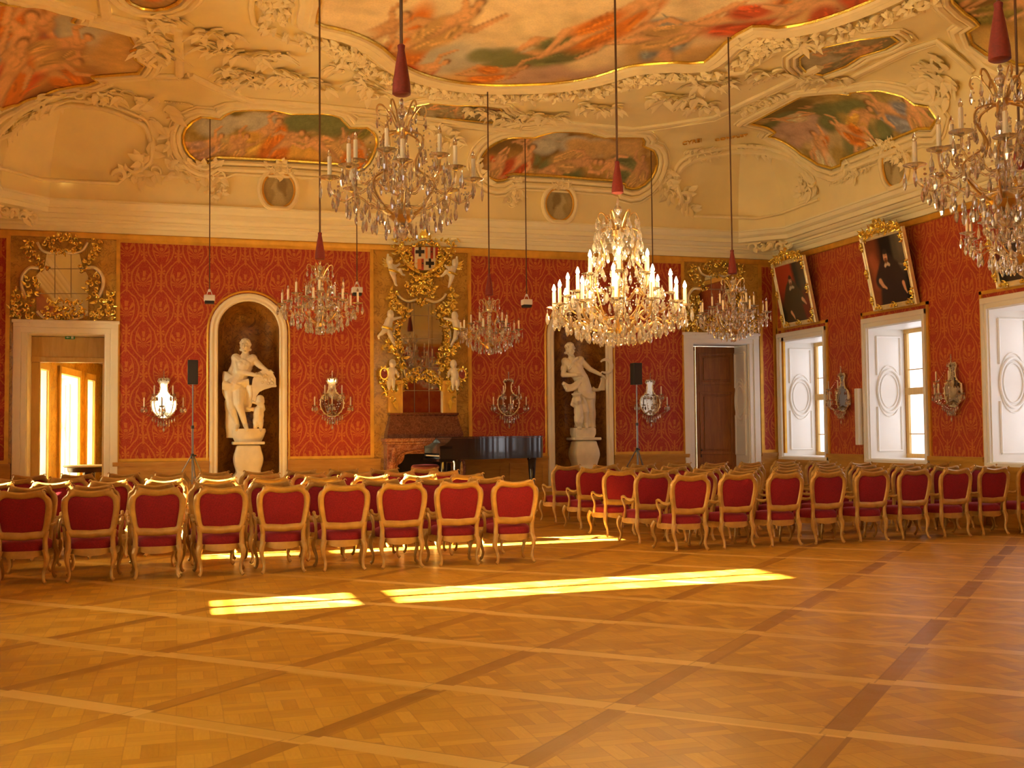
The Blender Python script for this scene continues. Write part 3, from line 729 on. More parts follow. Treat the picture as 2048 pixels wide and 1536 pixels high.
def putti_pair(parent, conv, pts, scale, dy, mirror=True, wings=False, drape=None, org=ORG):
    for i in range(2 if mirror else 1):
        J = pj(conv, pts, dy, org=org)
        if i: J = {k: np.array([-v[0], v[1], v[2]]) for k, v in J.items()}
        g = MB(); putto(g, J, scale*1.22)
        o = g.build('cherub', M['stone_white'], parent); remesh(o, .011, 3); o['label'] = 'pale carved cherub'
        if wings:
            g = MB(); s = 1 if i else -1
            for q in range(4): leaf(g, J['chest']+np.array([s*.05, .02, .05]), (s*1, 0, .75-.4*q), WN_, .20-.02*q, .035)
            g.build('wing', M['gilt'], o)
        if drape:
            g = MB(); P = [J['hip']+np.array([-.10, -.06, .03]), J['hip']+np.array([0, -.10, .0]), J['hip']+np.array([.10, -.05, -.03])]; g.tube(catmull(P, 5), .028, 7)
            g.build('loincloth', M['gilt'], o)
# climbing cherubs at the middle, standing cherubs with shields at the bottom
putti_pair(t, c3, dict(head=(360, 1120, -.02), neck=(355, 1155), chest=(345, 1185), belly=(330, 1240), hip=(320, 1280), shl=(320, 1180), ell=(300, 1230), hal=(265, 1270, -.04), shr=(380, 1175), elr=(430, 1160), har=(480, 1150), hipl=(305, 1290), knl=(260, 1340, -.05), ftl=(215, 1370), tol=(225, 1400, -.03), hipr=(335, 1300), knr=(370, 1390, -.05), ftr=(400, 1460), tor=(410, 1480, -.04)), 1.0, -.16, drape=True)
putti_pair(t, c4, dict(head=(385, 225, -.02), neck=(378, 265), chest=(372, 300), belly=(365, 350), hip=(362, 380), shl=(335, 290), ell=(300, 280), hal=(290, 300, -.04), shr=(410, 290), elr=(440, 330), har=(455, 370, -.04), hipl=(345, 395), knl=(340, 450, -.03), ftl=(345, 515), tol=(340, 525, -.05), hipr=(385, 395), knr=(390, 450, -.02), ftr=(395, 515), tor=(400, 525, -.05)), 1.0, -.17)
for i in (0, 1):
    c = Lm([(265, 345)], .20, c4)[0]; s = -1 if i == 0 else 1; c = np.array([s*abs(c[0]), c[1], c[2]])
    g = MB(); g.tube([c+np.array([.085*cos(2*pi*k/16), 0, .115*sin(2*pi*k/16)]) for k in range(16)], .026, 7, True); 
    for k in range(10): leaf(g, c+np.array([.09*cos(2*pi*k/10), 0, .12*sin(2*pi*k/10)]), (cos(2*pi*k/10+.6), 0, sin(2*pi*k/10+.6)), WN_, .06, .02)
    sh = g.build('cartouche', M['gilt'], t)
    g = MB(); g.ell(c, (.08, .02, .11), 14, 6); g.build('painted_shield', pbr('shield_red', (.25, .03, .02), .4, 0, .5, 22), sh)
# ---------------------------------------------------------------- coat of arms above the mirror
t = thing('coat_of_arms', 'painted shield with black crosses in gilt scrolls, held by two cherubs', 'coat of arms', (AX, YF, 4.75)); ORG2 = np.array([AX, YF, 4.75])
Lq = lambda pts, h=.05, conv=c3: [p-ORG2 for p in fp([conv(*q) for q in pts], h)]
sz = lambda x, y, h: Lq([(x, y)], h)[0]
def shield_mesh(u0, u1, v0, v1, h, mat, nm, par, clip=True):
    g = MB(); n = 8; rows = []
    for j in range(n+1):
        v = v0+(v1-v0)*j/n; y = 335+v*270; tap = 1 if v < .45 else sqrt(max(0, 1-((v-.45)/.58)**2)); row = []
        for i in range(n+1):
            u = u0+(u1-u0)*i/n; x = 748+max(-tap, min(tap, u*2-1))*165; row.append(sz(x, y, h+.05*(1-(u*2-1)**2)))
        rows.append(row)
    g.grid(rows); return g.build(nm, mat, par)
E_ = lambda n, c: pbr(n, c, .4)
cw, ck, cr, co = E_('heraldic_white', (.70, .58, .40)), E_('heraldic_black', (.02, .015, .012)), E_('heraldic_red', (.42, .03, .015)), E_('heraldic_orange', (.70, .24, .05))
sh = shield_mesh(0, 1, 0, 1, .10, cr, 'shield', t)
for (u0, u1, v0, v1, m) in [(.14, .52, 0, .5, cw), (.52, .60, 0, .5, co), (.60, .70, 0, .5, cw), (.70, .80, 0, .5, cr), (.80, .88, 0, .5, cw), (.14, .24, .5, .95, cw), (.24, .38, .5, .95, co), (.38, .46, .5, 1, cr), (.46, .9, .5, 1, cw)]:
    shield_mesh(u0, u1, v0, v1, .106, m, 'shield_quarter', sh)
for uc, vc in ((.325, .20), (.68, .70)):
    for a, b in ((.045, .21), (.155, .075)): shield_mesh(uc-a, uc+a, vc-b, vc+b, .112, ck, 'black_cross', sh)
for uc, vc in ((.74, .2), (.42, .7)):
    for a, b, c_, d_ in ((-.035, -.02, -.16, .16), (.02, .035, -.16, .16), (-.02, .02, -.02, .03)): shield_mesh(uc+a, uc+b, vc+c_, vc+d_, .116, ck, 'black_device', sh)
def GA(pts, size, seed, h=.09, **k): g = MB(); flourish(g, Lq(pts, h), WN_, size*1.12, seed, **k); g.build('carved_gilt_scroll', M['gilt'], t, ang=60)
for i, fl in enumerate((lambda x: x, lambda x: 1496-x)):
    GA([(fl(470), 220), (fl(430), 330), (fl(480), 460), (fl(560), 570), (fl(660), 640)], .11, 51+i, dens=1.8, wide=1.3)
    GA([(fl(560), 330), (fl(570), 450), (fl(640), 560)], .08, 53+i, dens=1.8)
    GA([(fl(450), 180), (fl(560), 160), (fl(650), 120), (fl(700), 60)], .12, 55+i, dens=1.7, wide=1.5)
    GA([(fl(560), 280), (fl(660), 250), (fl(748), 240)], .11, 57+i, dens=1.8, wide=1.5)
    GA([(fl(660), 640), (fl(710), 670), (fl(748), 670)], .07, 59+i, dens=1.7)
    P = catmull(Lq([(fl(470), 400), (fl(540), 520), (fl(640), 600), (fl(748), 650)], .09), 6); g = MB(); g.tube(P, [.02+.025*sin(pi*k/(len(P)-1)) for k in range(len(P))], 7); g.build('gilded_mantling', M['gilt'], t)
g = MB(); 
for q in range(7): g.ell(sz(690+q*20, 215-18*abs(sin(q*.9)), .16), (.035, .03, .05), 8, 5)
g.lathe([(.11, 0), (.13, .05), (.12, .10), (.15, .20), (.05, .27), (.02, .32)], 14, sz(748, 235, .17)); g.build('crown', M['gilt'], t)
g = MB(); a, b = sz(1075, 275, .12), sz(1220, 150, .12); g.tube([a+(b-a)*k/4 for k in range(5)], [.014, .016, .018, .016, .012], 6)
a, b = sz(1080, 150, .13), sz(1160, 275, .13); g.tube([a, b], .018, 6); g.build('crozier', M['gilt'], t)
putti_pair(t, c3, dict(head=(350, 485, -.02), neck=(355, 520), chest=(375, 555), belly=(390, 590), hip=(395, 610), shl=(345, 545), ell=(320, 480), hal=(330, 410, -.03), shr=(410, 545), elr=(440, 540), har=(465, 520), hipl=(380, 620), knl=(405, 690, -.03), ftl=(420, 760), tol=(435, 775, -.03), hipr=(410, 605), knr=(470, 590, -.08), ftr=(495, 640), tor=(525, 650, -.03)), .95, -.16, wings=True, drape=True, org=ORG2)
# ---------------------------------------------------------------- statues in the niches
sA = lambda x, y: (420+x/4.044, 580+y/4.044)
sB = lambda x, y: (1090+x/5.294, 660+y/5.294)
YS = 22.86-YF
def pedestal(cx, z1, label):
    t = thing('pedestal', label, 'pedestal', (cx, 22.9, 0))
    g = MB(); s = sqrt(.5)*1.0
    pr = [(.30, 0), (.30, .10), (.27, .14), (.27, .62), (.29, .70), (.33, .78), (.30, .86), (.24, .92), (.235, .97), (.26, 1.05), (.29, 1.16), (.285, 1.26), (.25, 1.38), (.23, 1.46), (.23, 1.50)]
    k = (z1-.06)/1.5; g.lathe([(r, z*k) for r, z in pr], 24, sq=1); sub(g.build('baluster', M['stone_white'], t, ang=50), 1)
    g = MB(); g.box(-.31, .31, -.28, .28, z1-.06, z1); g.build('cap_slab', M['stone_white'], t, False, .02)
def shift(J, o): return {k: v-o for k, v in J.items()}
def fold(g, P, r, n=8): g.tube(catmull(P, 6), [r*(.92+.12*sin(.7*k)) for k in range(len(catmull(P, 6)))], n)
def face(g, h, s, look=(0, -1, 0)):
    l = nv(look); side = np.cross(l, [0, 0, 1.]); u = np.array([0, 0, 1.])
    g.ell(h, (.082*s, .095*s, .115*s), 14, 10); g.ell(h+l*.035*s-u*.035*s, (.062*s, .065*s, .075*s), 12, 8)
    g.caps(h+l*.092*s+u*.02*s, h+l*.118*s-u*.022*s, .012*s, .018*s, 8)
    for q in (-1, 1):
        g.ell(h+l*.087*s+side*q*.034*s+u*.028*s, (.024*s, .014*s, .010*s), 8, 5); g.ell(h+side*q*.082*s, (.014*s, .022*s, .034*s), 8, 5); g.ell(h+l*.08*s+side*q*.035*s-u*.02*s, .024*s, 8, 5)
    g.ell(h+l*.092*s-u*.058*s, (.026*s, .014*s, .009*s), 8, 5); g.ell(h+l*.075*s-u*.098*s, .026*s, 8, 5)
    rd = random.Random(5)
    for q in range(60):
        a = rd.uniform(0, 2*pi); e = rd.uniform(.15, 1.4); d = np.array([cos(a)*cos(e), sin(a)*cos(e), sin(e)])
        if np.dot(d, l) > .62 and e < .75: continue
        g.ell(h+d*np.array([.088, .1, .115])*s, .026*s, 6, 4)
    for q in range(12):
        a = q/12*2*pi; d = np.array([cos(a), sin(a), -.15])
        if np.dot(d, l) < .2: g.ell(h+d*np.array([.085, .1, .1])*s-u*.05*s, .028*s, 6, 4)
def hand(g, p, d, s=1.0, up=(0, 0, 1)):
    d = nv(d); u = np.asarray(up, float); w = nv(np.cross(d, u)); u = np.cross(w, d)
    g.caps(p-d*.03*s, p+d*.035*s, .026*s, .032*s, 8)
    for k in range(4):
        b = p+d*.045*s+w*(k-1.5)*.017*s; L = (.05, .058, .055, .042)[k]*s; m = b+d*L*.6-u*.006*s
        g.caps(b, m, .0105*s, .010*s, 6); g.caps(m, m+d*L*.5-u*.022*s, .010*s, .008*s, 6)
    b = p+w*.03*s; g.caps(b, b+w*.03*s+d*.03*s, .012*s, .010*s, 6)
def statueA():
    o3 = far(*sA(300, 1130), 22.9); org = np.array([o3[0], 22.9, o3[2]])
    t = thing('statue', 'white marble statue leaning on a carved block, small child at its feet', 'statue', org)
    J = shift(pj(sA, dict(head=(285, 452, -.04), neck=(287, 515), shl=(210, 552, .02), shr=(345, 558, -.04), ell=(228, 655, -.10), wl=(370, 690, -.20), elr=(408, 615, -.08), wr=(455, 648, -.13), chest=(275, 610), waist=(235, 705), hip=(205, 765), hl=(160, 800, .02), hr=(232, 800, -.02), knl=(175, 950, -.06), knr=(235, 925, -.16), anl=(222, 1095, -.02), anr=(285, 1090, -.10), tol=(210, 1130, -.12), tor=(300, 1130, -.22)), YS), org)
    g = MB(); face(g, J['head'], 1.14, (-.25, -1, 0)); q = lambda a, b, ra, rb: g.caps(J[a], J[b], ra*1.16, rb*1.16, 12)
    q('head', 'neck', .06, .058); q('neck', 'chest', .065, .15); q('shl', 'chest', .085, .14); q('shr', 'chest', .085, .14); q('chest', 'waist', .155, .13); q('waist', 'hip', .135, .165)
    for s in (-1, 1): g.ell(J['chest']+np.array([s*.065, -.115, .02]), .062, 10, 6)
    q('shl', 'ell', .068, .054); q('ell', 'wl', .054, .034); q('shr', 'elr', .066, .052); q('elr', 'wr', .05, .034)
    hand(g, J['wl']+np.array([.05, -.01, .0]), (1, -.1, -.1)); hand(g, J['wr']+np.array([.05, 0, -.01]), (1, -.1, -.2))
    q('hl', 'knl', .115, .078); q('hr', 'knr', .115, .078); q('knl', 'anl', .074, .042); q('knr', 'anr', .074, .042); q('anl', 'tol', .045, .032); q('anr', 'tor', .045, .032)
    C_ = lambda pts, dy: [far(*sA(x, y), 22.86+dy)-org for x, y in pts]
    for i in range(4): fold(g, C_([(100, 745+i*14), (170, 765+i*12), (240, 745+i*13), (315, 730+i*12)], -.14+.02*i), .042)
    for i in range(5): fold(g, C_([(130+i*12, 660+i*8), (120+i*10, 740), (125+i*14, 830), (150+i*8, 900)], .02-.015*i), .06)
    for i in range(5): fold(g, C_([(280+i*12, 770), (275+i*14, 850), (270+i*12, 930), (290+i*6, 985)], -.02-.02*i), .05)
    for i in range(6): fold(g, C_([(140+i*12, 890), (142+i*9, 990), (145+i*10, 1100), (150+i*14, 1195)], .06-.01*i), .055)
    fold(g, C_([(205, 540), (190, 600), (170, 660), (140, 720)], .04), .06)
    remesh(g.build('figure', M['stone_white'], t), .010, 1)
    g = MB(); B = lambda x, y, dy: far(*sA(x, y), 22.86+dy)-org
    fr = [(338, 772), (345, 720), (375, 672), (438, 640), (500, 655), (532, 715), (535, 772)]; k = len(fr)
    g.add([B(x, y, -.16) for x, y in fr]+[B(x, y, .16) for x, y in fr], [tuple(range(k)), tuple(range(2*k-1, k-1, -1))]+[(i, (i+1) % k, k+(i+1) % k, k+i) for i in range(k)])
    g.add([B(x, y, d) for d in (-.20, .18) for x, y in ((332, 772), (540, 772), (535, 785), (345, 792))], [(0, 1, 2, 3), (7, 6, 5, 4)]+[(i, (i+1) % 4, 4+(i+1) % 4, 4+i) for i in range(4)])
    g.grid([[B(x0, y, -.14), B(x1, y, -.14), B(x1, y, .14), B(x0, y, .14)] for x0, x1, y in ((340, 500, 788), (342, 440, 805), (345, 400, 825), (345, 375, 860), (335, 372, 900))], False, True, True, True)
    rd = random.Random(2)
    for i in range(16): g.ell(B(rd.uniform(370, 510), rd.uniform(675, 755), -.165), (.03, .02, .03), 6, 4)
    g.build('carved_block', M['stone_white'], t, ang=35)
    Jc = shift(pj(sA, dict(head=(405, 900, -.03), neck=(400, 940), chest=(395, 975), belly=(392, 1015), hip=(390, 1045), shl=(365, 965), ell=(335, 965, -.03), hal=(300, 955, -.04), shr=(430, 965), elr=(425, 930, -.05), har=(345, 905, -.05), hipl=(375, 1055), knl=(372, 1090, -.04), ftl=(360, 1128), tol=(355, 1135, -.05), hipr=(405, 1055), knr=(410, 1090, -.03), ftr=(410, 1128), tor=(412, 1135, -.05)), YS-.08), org)
    g = MB(); putto(g, Jc, 1.5); o = g.build('child_figure', M['stone_white'], t); remesh(o, .012, 2)
    g = MB(); g.grid([[(c*r*1.25+x, -.02+s_*.24*r/.32, z) for c, s_ in [(cos(2*pi*k/20), sin(2*pi*k/20)) for k in range(20)]] for r, x, z in ((.21, .02, -.235), (.25, .02, -.13), (.27, .03, -.03), (.26, .03, .02))], False, True, True, True)
    g.build('plinth', M['stone_white'], t)
    pedestal(org[0]+.02, org[2]-.235, 'white marble baluster pedestal under the statue with the carved block')
statueA()
def statueB():
    o3 = far(*sB(400, 1040), 22.9); org = np.array([o3[0], 22.9, o3[2]])
    t = thing('statue', 'white marble statue of a draped woman holding out a sickle', 'statue', org)
    J = shift(pj(sB, dict(head=(262, 205, -.06), neck=(278, 282, -.02), shl=(215, 335), shr=(372, 318, -.02), ell=(192, 475, -.04), wl=(330, 478, -.17), elr=(475, 415, -.06), wr=(585, 470, -.10), chest=(305, 395), waist=(385, 520), hip=(405, 640), hl=(355, 700), hr=(450, 690), knl=(420, 860, -.14), knr=(475, 850, -.02), anl=(430, 990, -.06), anr=(490, 990, .02), tol=(440, 1035, -.20), tor=(500, 1035, -.08)), YS), org)
    g = MB(); face(g, J['head'], 1.16, (.45, -1, -.25)); q = lambda a, b, ra, rb: g.caps(J[a], J[b], ra*1.16, rb*1.16, 12)
    q('head', 'neck', .058, .055); q('neck', 'chest', .065, .145); q('shl', 'chest', .08, .135); q('shr', 'chest', .08, .135); q('chest', 'waist', .15, .135); q('waist', 'hip', .14, .17)
    for s in (-1, 1): g.ell(J['chest']+np.array([s*.065, -.11, .03]), .064, 10, 6)
    q('shl', 'ell', .066, .05); q('ell', 'wl', .05, .034); q('shr', 'elr', .064, .05); q('elr', 'wr', .048, .033)
    hand(g, J['wl']+np.array([.05, -.01, 0]), (1, -.2, 0)); hand(g, J['wr']+np.array([.05, 0, -.03]), (1, -.2, -.6))
    q('hl', 'knl', .12, .085); q('hr', 'knr', .12, .085); q('knl', 'anl', .075, .042); q('knr', 'anr', .075, .05); q('anl', 'tol', .045, .032); q('anr', 'tor', .045, .035)
    C_ = lambda pts, dy: [far(*sB(x, y), 22.86+dy)-org for x, y in pts]
    for i in range(4): fold(g, C_([(185+i*12, 560+i*22), (250, 590+i*16), (320, 570+i*14), (375, 490+i*18)], -.10-.02*i), .042)
    for i in range(3): fold(g, C_([(350, 595+i*16), (400, 645+i*18), (460, 685+i*15), (525, 690+i*12)], -.15), .036)
    for i in range(7): fold(g, C_([(345+i*28, 660), (350+i*27, 780), (345+i*28, 900), (330+i*31, 1030)], .04-.05*sin(i/6*pi)), .055)
    for i in range(4): fold(g, C_([(500, 610+i*10), (545+i*8, 640-i*4), (600+i*8, 620-i*6), (635, 580-i*10)], .03), .035)
    for i in range(4): fold(g, C_([(635-i*12, 480+i*8), (640-i*14, 540), (630-i*16, 600), (625-i*22, 640)], .0), .030)
    fold(g, C_([(350, 290), (300, 330), (285, 380), (250, 420)], -.12), .030)
    for i in range(3): fold(g, C_([(170, 385+i*14), (200, 400+i*14), (225, 395+i*14)], -.04), .030)
    remesh(g.build('figure', M['stone_white'], t), .010, 1)
    c = far(*sB(640, 383), 22.70)-org; g = MB(); n = 15; P = []; R = []
    for k in range(n):
        a = radians(140-k*265/(n-1)); P.append(c+np.array([.145*cos(a), 0, .145*sin(a)])); R.append(.014+.030*sin(pi*(k+.5)/n))
    g.tube(P, R, 8, flat=.6, nrm=np.array([0, -1., 0])); b = P[-1]; g.tube([b, b+np.array([-.05, .0, -.07])], .016, 7); o = g.build('sickle', M['stone_white'], t)
    Jc = shift(pj(sB, dict(head=(340, 745, -.08), neck=(348, 785), chest=(352, 815), belly=(356, 870), hip=(358, 905), shl=(315, 805), ell=(285, 790, -.02), hal=(300, 730, -.05), shr=(390, 800), elr=(410, 760, -.03), har=(405, 720, -.05), hipl=(342, 920), knl=(335, 970, -.05), ftl=(360, 1030), tol=(355, 1042, -.05), hipr=(375, 920), knr=(375, 975, -.04), ftr=(372, 1032), tor=(380, 1042, -.05)), YS-.14), org)
    g = MB(); putto(g, Jc, 1.5); b = Jc['head']+np.array([-.02, 0, .08]); g.lathe([(.06, 0), (.11, .05), (.10, .07)], 10, b)
    o = g.build('child_figure', M['stone_white'], t); remesh(o, .012, 2)
    g = MB(); g.grid([[(max(-1, min(1, 1.3*c_))*r, max(-1, min(1, 1.3*s_))*r*.85, z) for c_, s_ in [(cos(2*pi*k/24), sin(2*pi*k/24)) for k in range(24)]] for r, z in ((.22, -.20), (.25, -.12), (.25, -.03), (.24, .01))], False, True, True, True)
    g.build('plinth', M['stone_white'], t)
    pedestal(org[0]+.02, org[2]-.20, 'white marble baluster pedestal under the statue with the sickle')
statueB()
# ================================================================ CRYSTAL LIGHTS
def drop(mb, p, L, w, tilt=0):
    """faceted pear drop hanging from p"""
    x, y, z = p; a = tilt; rows = []
    for t, r in ((0, .10), (.12, .22), (.2, .08), (.45, .75), (.68, 1), (.9, .55), (1, .05)):
        rows.append([(x+w*r*cos(a+pi/3*k), y+w*r*.55*sin(a+pi/3*k) if False else y+w*r*sin(a+pi/3*k)*.6, z-L*t) for k in range(6)])
    mb.grid(rows, False, True, True, True)
def beads(mb, a, b, n, r, sag=0):
    a = np.asarray(a, float); b = np.asarray(b, float)
    for k in range(n):
        t = (k+.5)/n; p = a+(b-a)*t; p[2] -= sag*4*t*(1-t); mb.ell(p, r, 5, 3)
def meshdata(key, fn, cache={}):
    if key not in cache: cache[key] = fn()
    return cache[key]
def inst(src, name, parent, loc, rz=0):
    o = src.copy(); o.name = name; C.objects.link(o); o.parent = parent; o.location = loc; o.rotation_euler = (0, 0, rz); return o
def chandelier(label, loc, tiers, Hh, R, lit, k, rod_top, cage, rings, seed=0, name='crystal_chandelier'):
    t = thing(name, label, 'chandelier', loc, radians(seed*17), 'crystal chandeliers'); rd = random.Random(seed)
    g = MB(); pr = [(.004, .10*k)]
    z = .12*k
    while z < Hh*.93:
        q = (z/k*9) % 1; pr.append((.012*k+.030*k*sin(pi*q)**2, z)); z += .02*k
    g.lathe(pr+[(.01, Hh*.95)], 10); g.build('stem', M['crystal'], t)
    g = MB(); g.lathe([(.01, .10*k), (.06*k, .12*k), (.10*k, .16*k), (.06*k, .20*k), (.02*k, .22*k)], 12); g.build('boss', M['brass'], t); g = MB(); g.lathe([(.02*k, Hh*.70), (.055*k, Hh*.715), (.06*k, Hh*.74), (.02*k, Hh*.76)], 12); g.build('boss', M['brass'], t)
    # tassel, cable, ceiling rose
    g = MB(); g.lathe([(.012, Hh+.36), (.03, Hh+.345), (.026, Hh+.31), (.045, Hh+.20), (.066, Hh+.06), (.07, Hh-.02), (.055, Hh-.03)], 12); g.build('tassel', M['tassel'], t)
    g = MB(); g.tube([(0, 0, Hh+.34), (0, 0, rod_top)], .013, 6); g.build('cable', M['iron'], t)
    # cage of S-shaped arms
    g = MB()
    for q in range(6):
        a = 2*pi*q/6+.3; P = [(r*cos(a), r*sin(a), zz) for r, zz in cage]; g.tube(catmull(P, 4), .0085*k, 5)
        P = [(r*k*cos(a+.5), r*k*sin(a+.5), Hh*.72+zz*k) for r, zz in ((.03, 0), (.07, .10), (.13, .19), (.17, .20), (.185, .155), (.165, .12))]; g.tube(catmull(P, 4), .0075*k, 5)
    g.build('cage', M['brass'], t)
    arms = MB  # one mesh per tier, instanced
    big = []
    dm = MB(); drop(dm, (0, 0, 0), .12*k, .021*k); dsrc = dm.build('crystal_pendant', M['crystal'], t, False); first = [dsrc]
    cr = MB()
    for ti, (n, r, zp, ph, ch) in enumerate(tiers):
        src = None
        for q in range(n):
            a = ph+2*pi*q/n
            if src is None:
                g = MB(); P = [(.03*k, 0, zp-.20*k), (r*.35, 0, zp-.22*k), (r*.62, 0, zp-.13*k), (r*.80, 0, zp-.17*k), (r*.97, 0, zp-.11*k), (r, 0, zp-.02)]
                g.tube(catmull(P, 4), .0095*k, 6); src = g.build('candle_arm', M['drip'] if not lit else M['brass'], t)
                o = src
                g = MB(); g.lathe([(.008, -.025), (.03*k, -.01), (.074*k, .004), (.078*k, .010), (.03*k, .006), (.016, .012)], 12, (r, 0, zp)); dp = g.build('drip_pan', M['drip'], src)
                g = MB(); cw_ = .021 if lit else .0155; g.lathe([(cw_, .008), (cw_, ch), (.008, ch+.004)], 8, (r, 0, zp)); g.build('candle', M['candle'], src)
                g = MB(); bw_ = 1.5 if lit else 1; g.lathe([(.007, ch), (.015*bw_, ch+.018*bw_), (.012*bw_, ch+.035*bw_), (.002, ch+.062*bw_)], 8, (r, 0, zp)); g.build('candle_bulb', M['flame'] if lit else M['bulb'], src)
            else: o = copy_tree(src)
            o.rotation_euler = (0, 0, a)
            c, s = cos(a), sin(a)
            # named drops under each drip pan
            for w in (-1, 1):
                p = ((r+.0)*c-w*.06*k*s, r*s+w*.06*k*c, zp-.01)
                if first: o2 = first.pop(); o2.location = p
                else: o2 = inst(dsrc, 'crystal_pendant', t, p, rd.uniform(0, 3))
            drop(cr, ((r+.065*k)*c, (r+.065*k)*s, zp-.01), .15*k, .022*k, rd.uniform(0, 2)); beads(cr, ((r-.06*k)*c, (r-.06*k)*s, zp-.01), ((r-.06*k)*c, (r-.06*k)*s, zp-.14*k), 4, .010*k)
            beads(cr, (r*.9*c, r*.9*s, zp-.06*k), (.22*k*cos(a+.2), .22*k*sin(a+.2), zp+.22*k), 9, .008*k, .07*k)
            a2 = a+2*pi/n; beads(cr, (r*.95*c, r*.95*s, zp-.08*k), (r*.95*cos(a2), r*.95*sin(a2), zp-.08*k), 7, .009*k, .06*k)
    for r, zz, n, L in rings:
        for q in range(n):
            a = 2*pi*(q+rd.uniform(-.25, .25))/n; rr = r*rd.uniform(.95, 1.05); drop(cr, (rr*cos(a), rr*sin(a), zz+rd.uniform(-.015, .015)), L*rd.uniform(.8, 1.15), L*.19, rd.uniform(0, 2))
    for q in range(6):
        a = 2*pi*q/6+.3
        for r, zz in cage[1:-1]: drop(cr, (r*1.12*cos(a), r*1.12*sin(a), zz-.01), .10*k, .018*k, q)
        drop(cr, (.18*k*cos(a+.5), .18*k*sin(a+.5), Hh*.72+.13*k), .11*k, .018*k, q)
        beads(cr, (.17*k*cos(a+.5), .17*k*sin(a+.5), Hh*.72+.19*k), (cage[2][0]*cos(a), cage[2][0]*sin(a), cage[2][1]), 8, .008*k, .05*k)
    tag(cr.build('crystal_drops', M['crystal'], t, False), kind='stuff')
    g = MB(); g.ell((0, 0, .045*k), .048*k, 10, 7); g.lathe([(.05*k, .085*k), (.03*k, .1*k), (.02*k, .13*k)], 8); g.build('bottom_ball', M['crystal'], t, False)
    return t
cage_s = [(.03, .80), (.15, .76), (.17, .68), (.115, .58), (.13, .50), (.24, .42), (.25, .34), (.16, .22), (.05, .15)]
rings_s = [(.50, .33, 22, .12), (.40, .25, 22, .12), (.30, .19, 18, .12), (.20, .15, 14, .12), (.11, .11, 8, .10), (.16, .66, 10, .10), (.22, .48, 12, .11), (.12, .86, 8, .10)]
tier_s = [(8, .53, .44, .2, .16), (5, .34, .57, .5, .16)]
hang = [('unlit crystal chandelier hanging nearest the open doorway, in front of damask and niche edge', far(640, 600, 15.8)[0], 15.8, 3.03, 1), ('unlit crystal chandelier hanging before the closed wooden double door', far(1466, 600, 15.8)[0], 15.8, 3.03, 2), ('unlit crystal chandelier hanging beside the fireplace mirror, smallest in view', far(979, 640, 19.2)[0], 19.2, 3.03, 3),
        ('large unlit crystal chandelier hanging high in front of the coat of arms', far(804, 400, 8.1)[0], 8.1, 3.06, 4), ('nearest unlit crystal chandelier, cut by the picture edge, in front of the portraits', far(2008, 400, 5.9)[0], 5.9, far(2008, 452, 5.9)[2], 5), ('unlit crystal chandelier hanging behind the nearest one, before the third portrait', far(2045, 500, 9.2)[0], 9.2, far(2045, 552, 9.2)[2], 6)]
for lb, x, y, z, sd in hang: chandelier(lb, (x, y, z), tier_s, 1.10, .58, False, 1.0, ZT-z, cage_s, rings_s, sd)
kL = 1.25
cage_l = [(.03, 1.40), (.24, 1.34), (.26, 1.24), (.20, 1.08), (.24, .95), (.34, .80), (.32, .60), (.2, .30), (.06, .18)]
rings_l = [(.74, .36, 34, .15), (.62, .29, 32, .15), (.50, .24, 28, .15), (.38, .19, 24, .15), (.26, .15, 16, .14), (.14, .12, 10, .12), (.26, 1.38, 16, .15), (.28, 1.24, 18, .15), (.30, 1.08, 18, .14), (.36, .90, 18, .14), (.52, .66, 24, .13), (.25, 1.5, 12, .12)]
xl = far(1238, 600, 12.1)[0]; zl = far(1238, 692, 12.1)[2]
chandelier('large lit crystal chandelier with glowing candle bulbs, hanging mid hall', (xl, 12.1, zl), [(12, .76, .46, .1, .19), (8, .60, .60, .3, .19), (6, .38, .82, .15, .19)], 1.82, .8, True, kL, ZT-zl, cage_l, rings_l, 0)
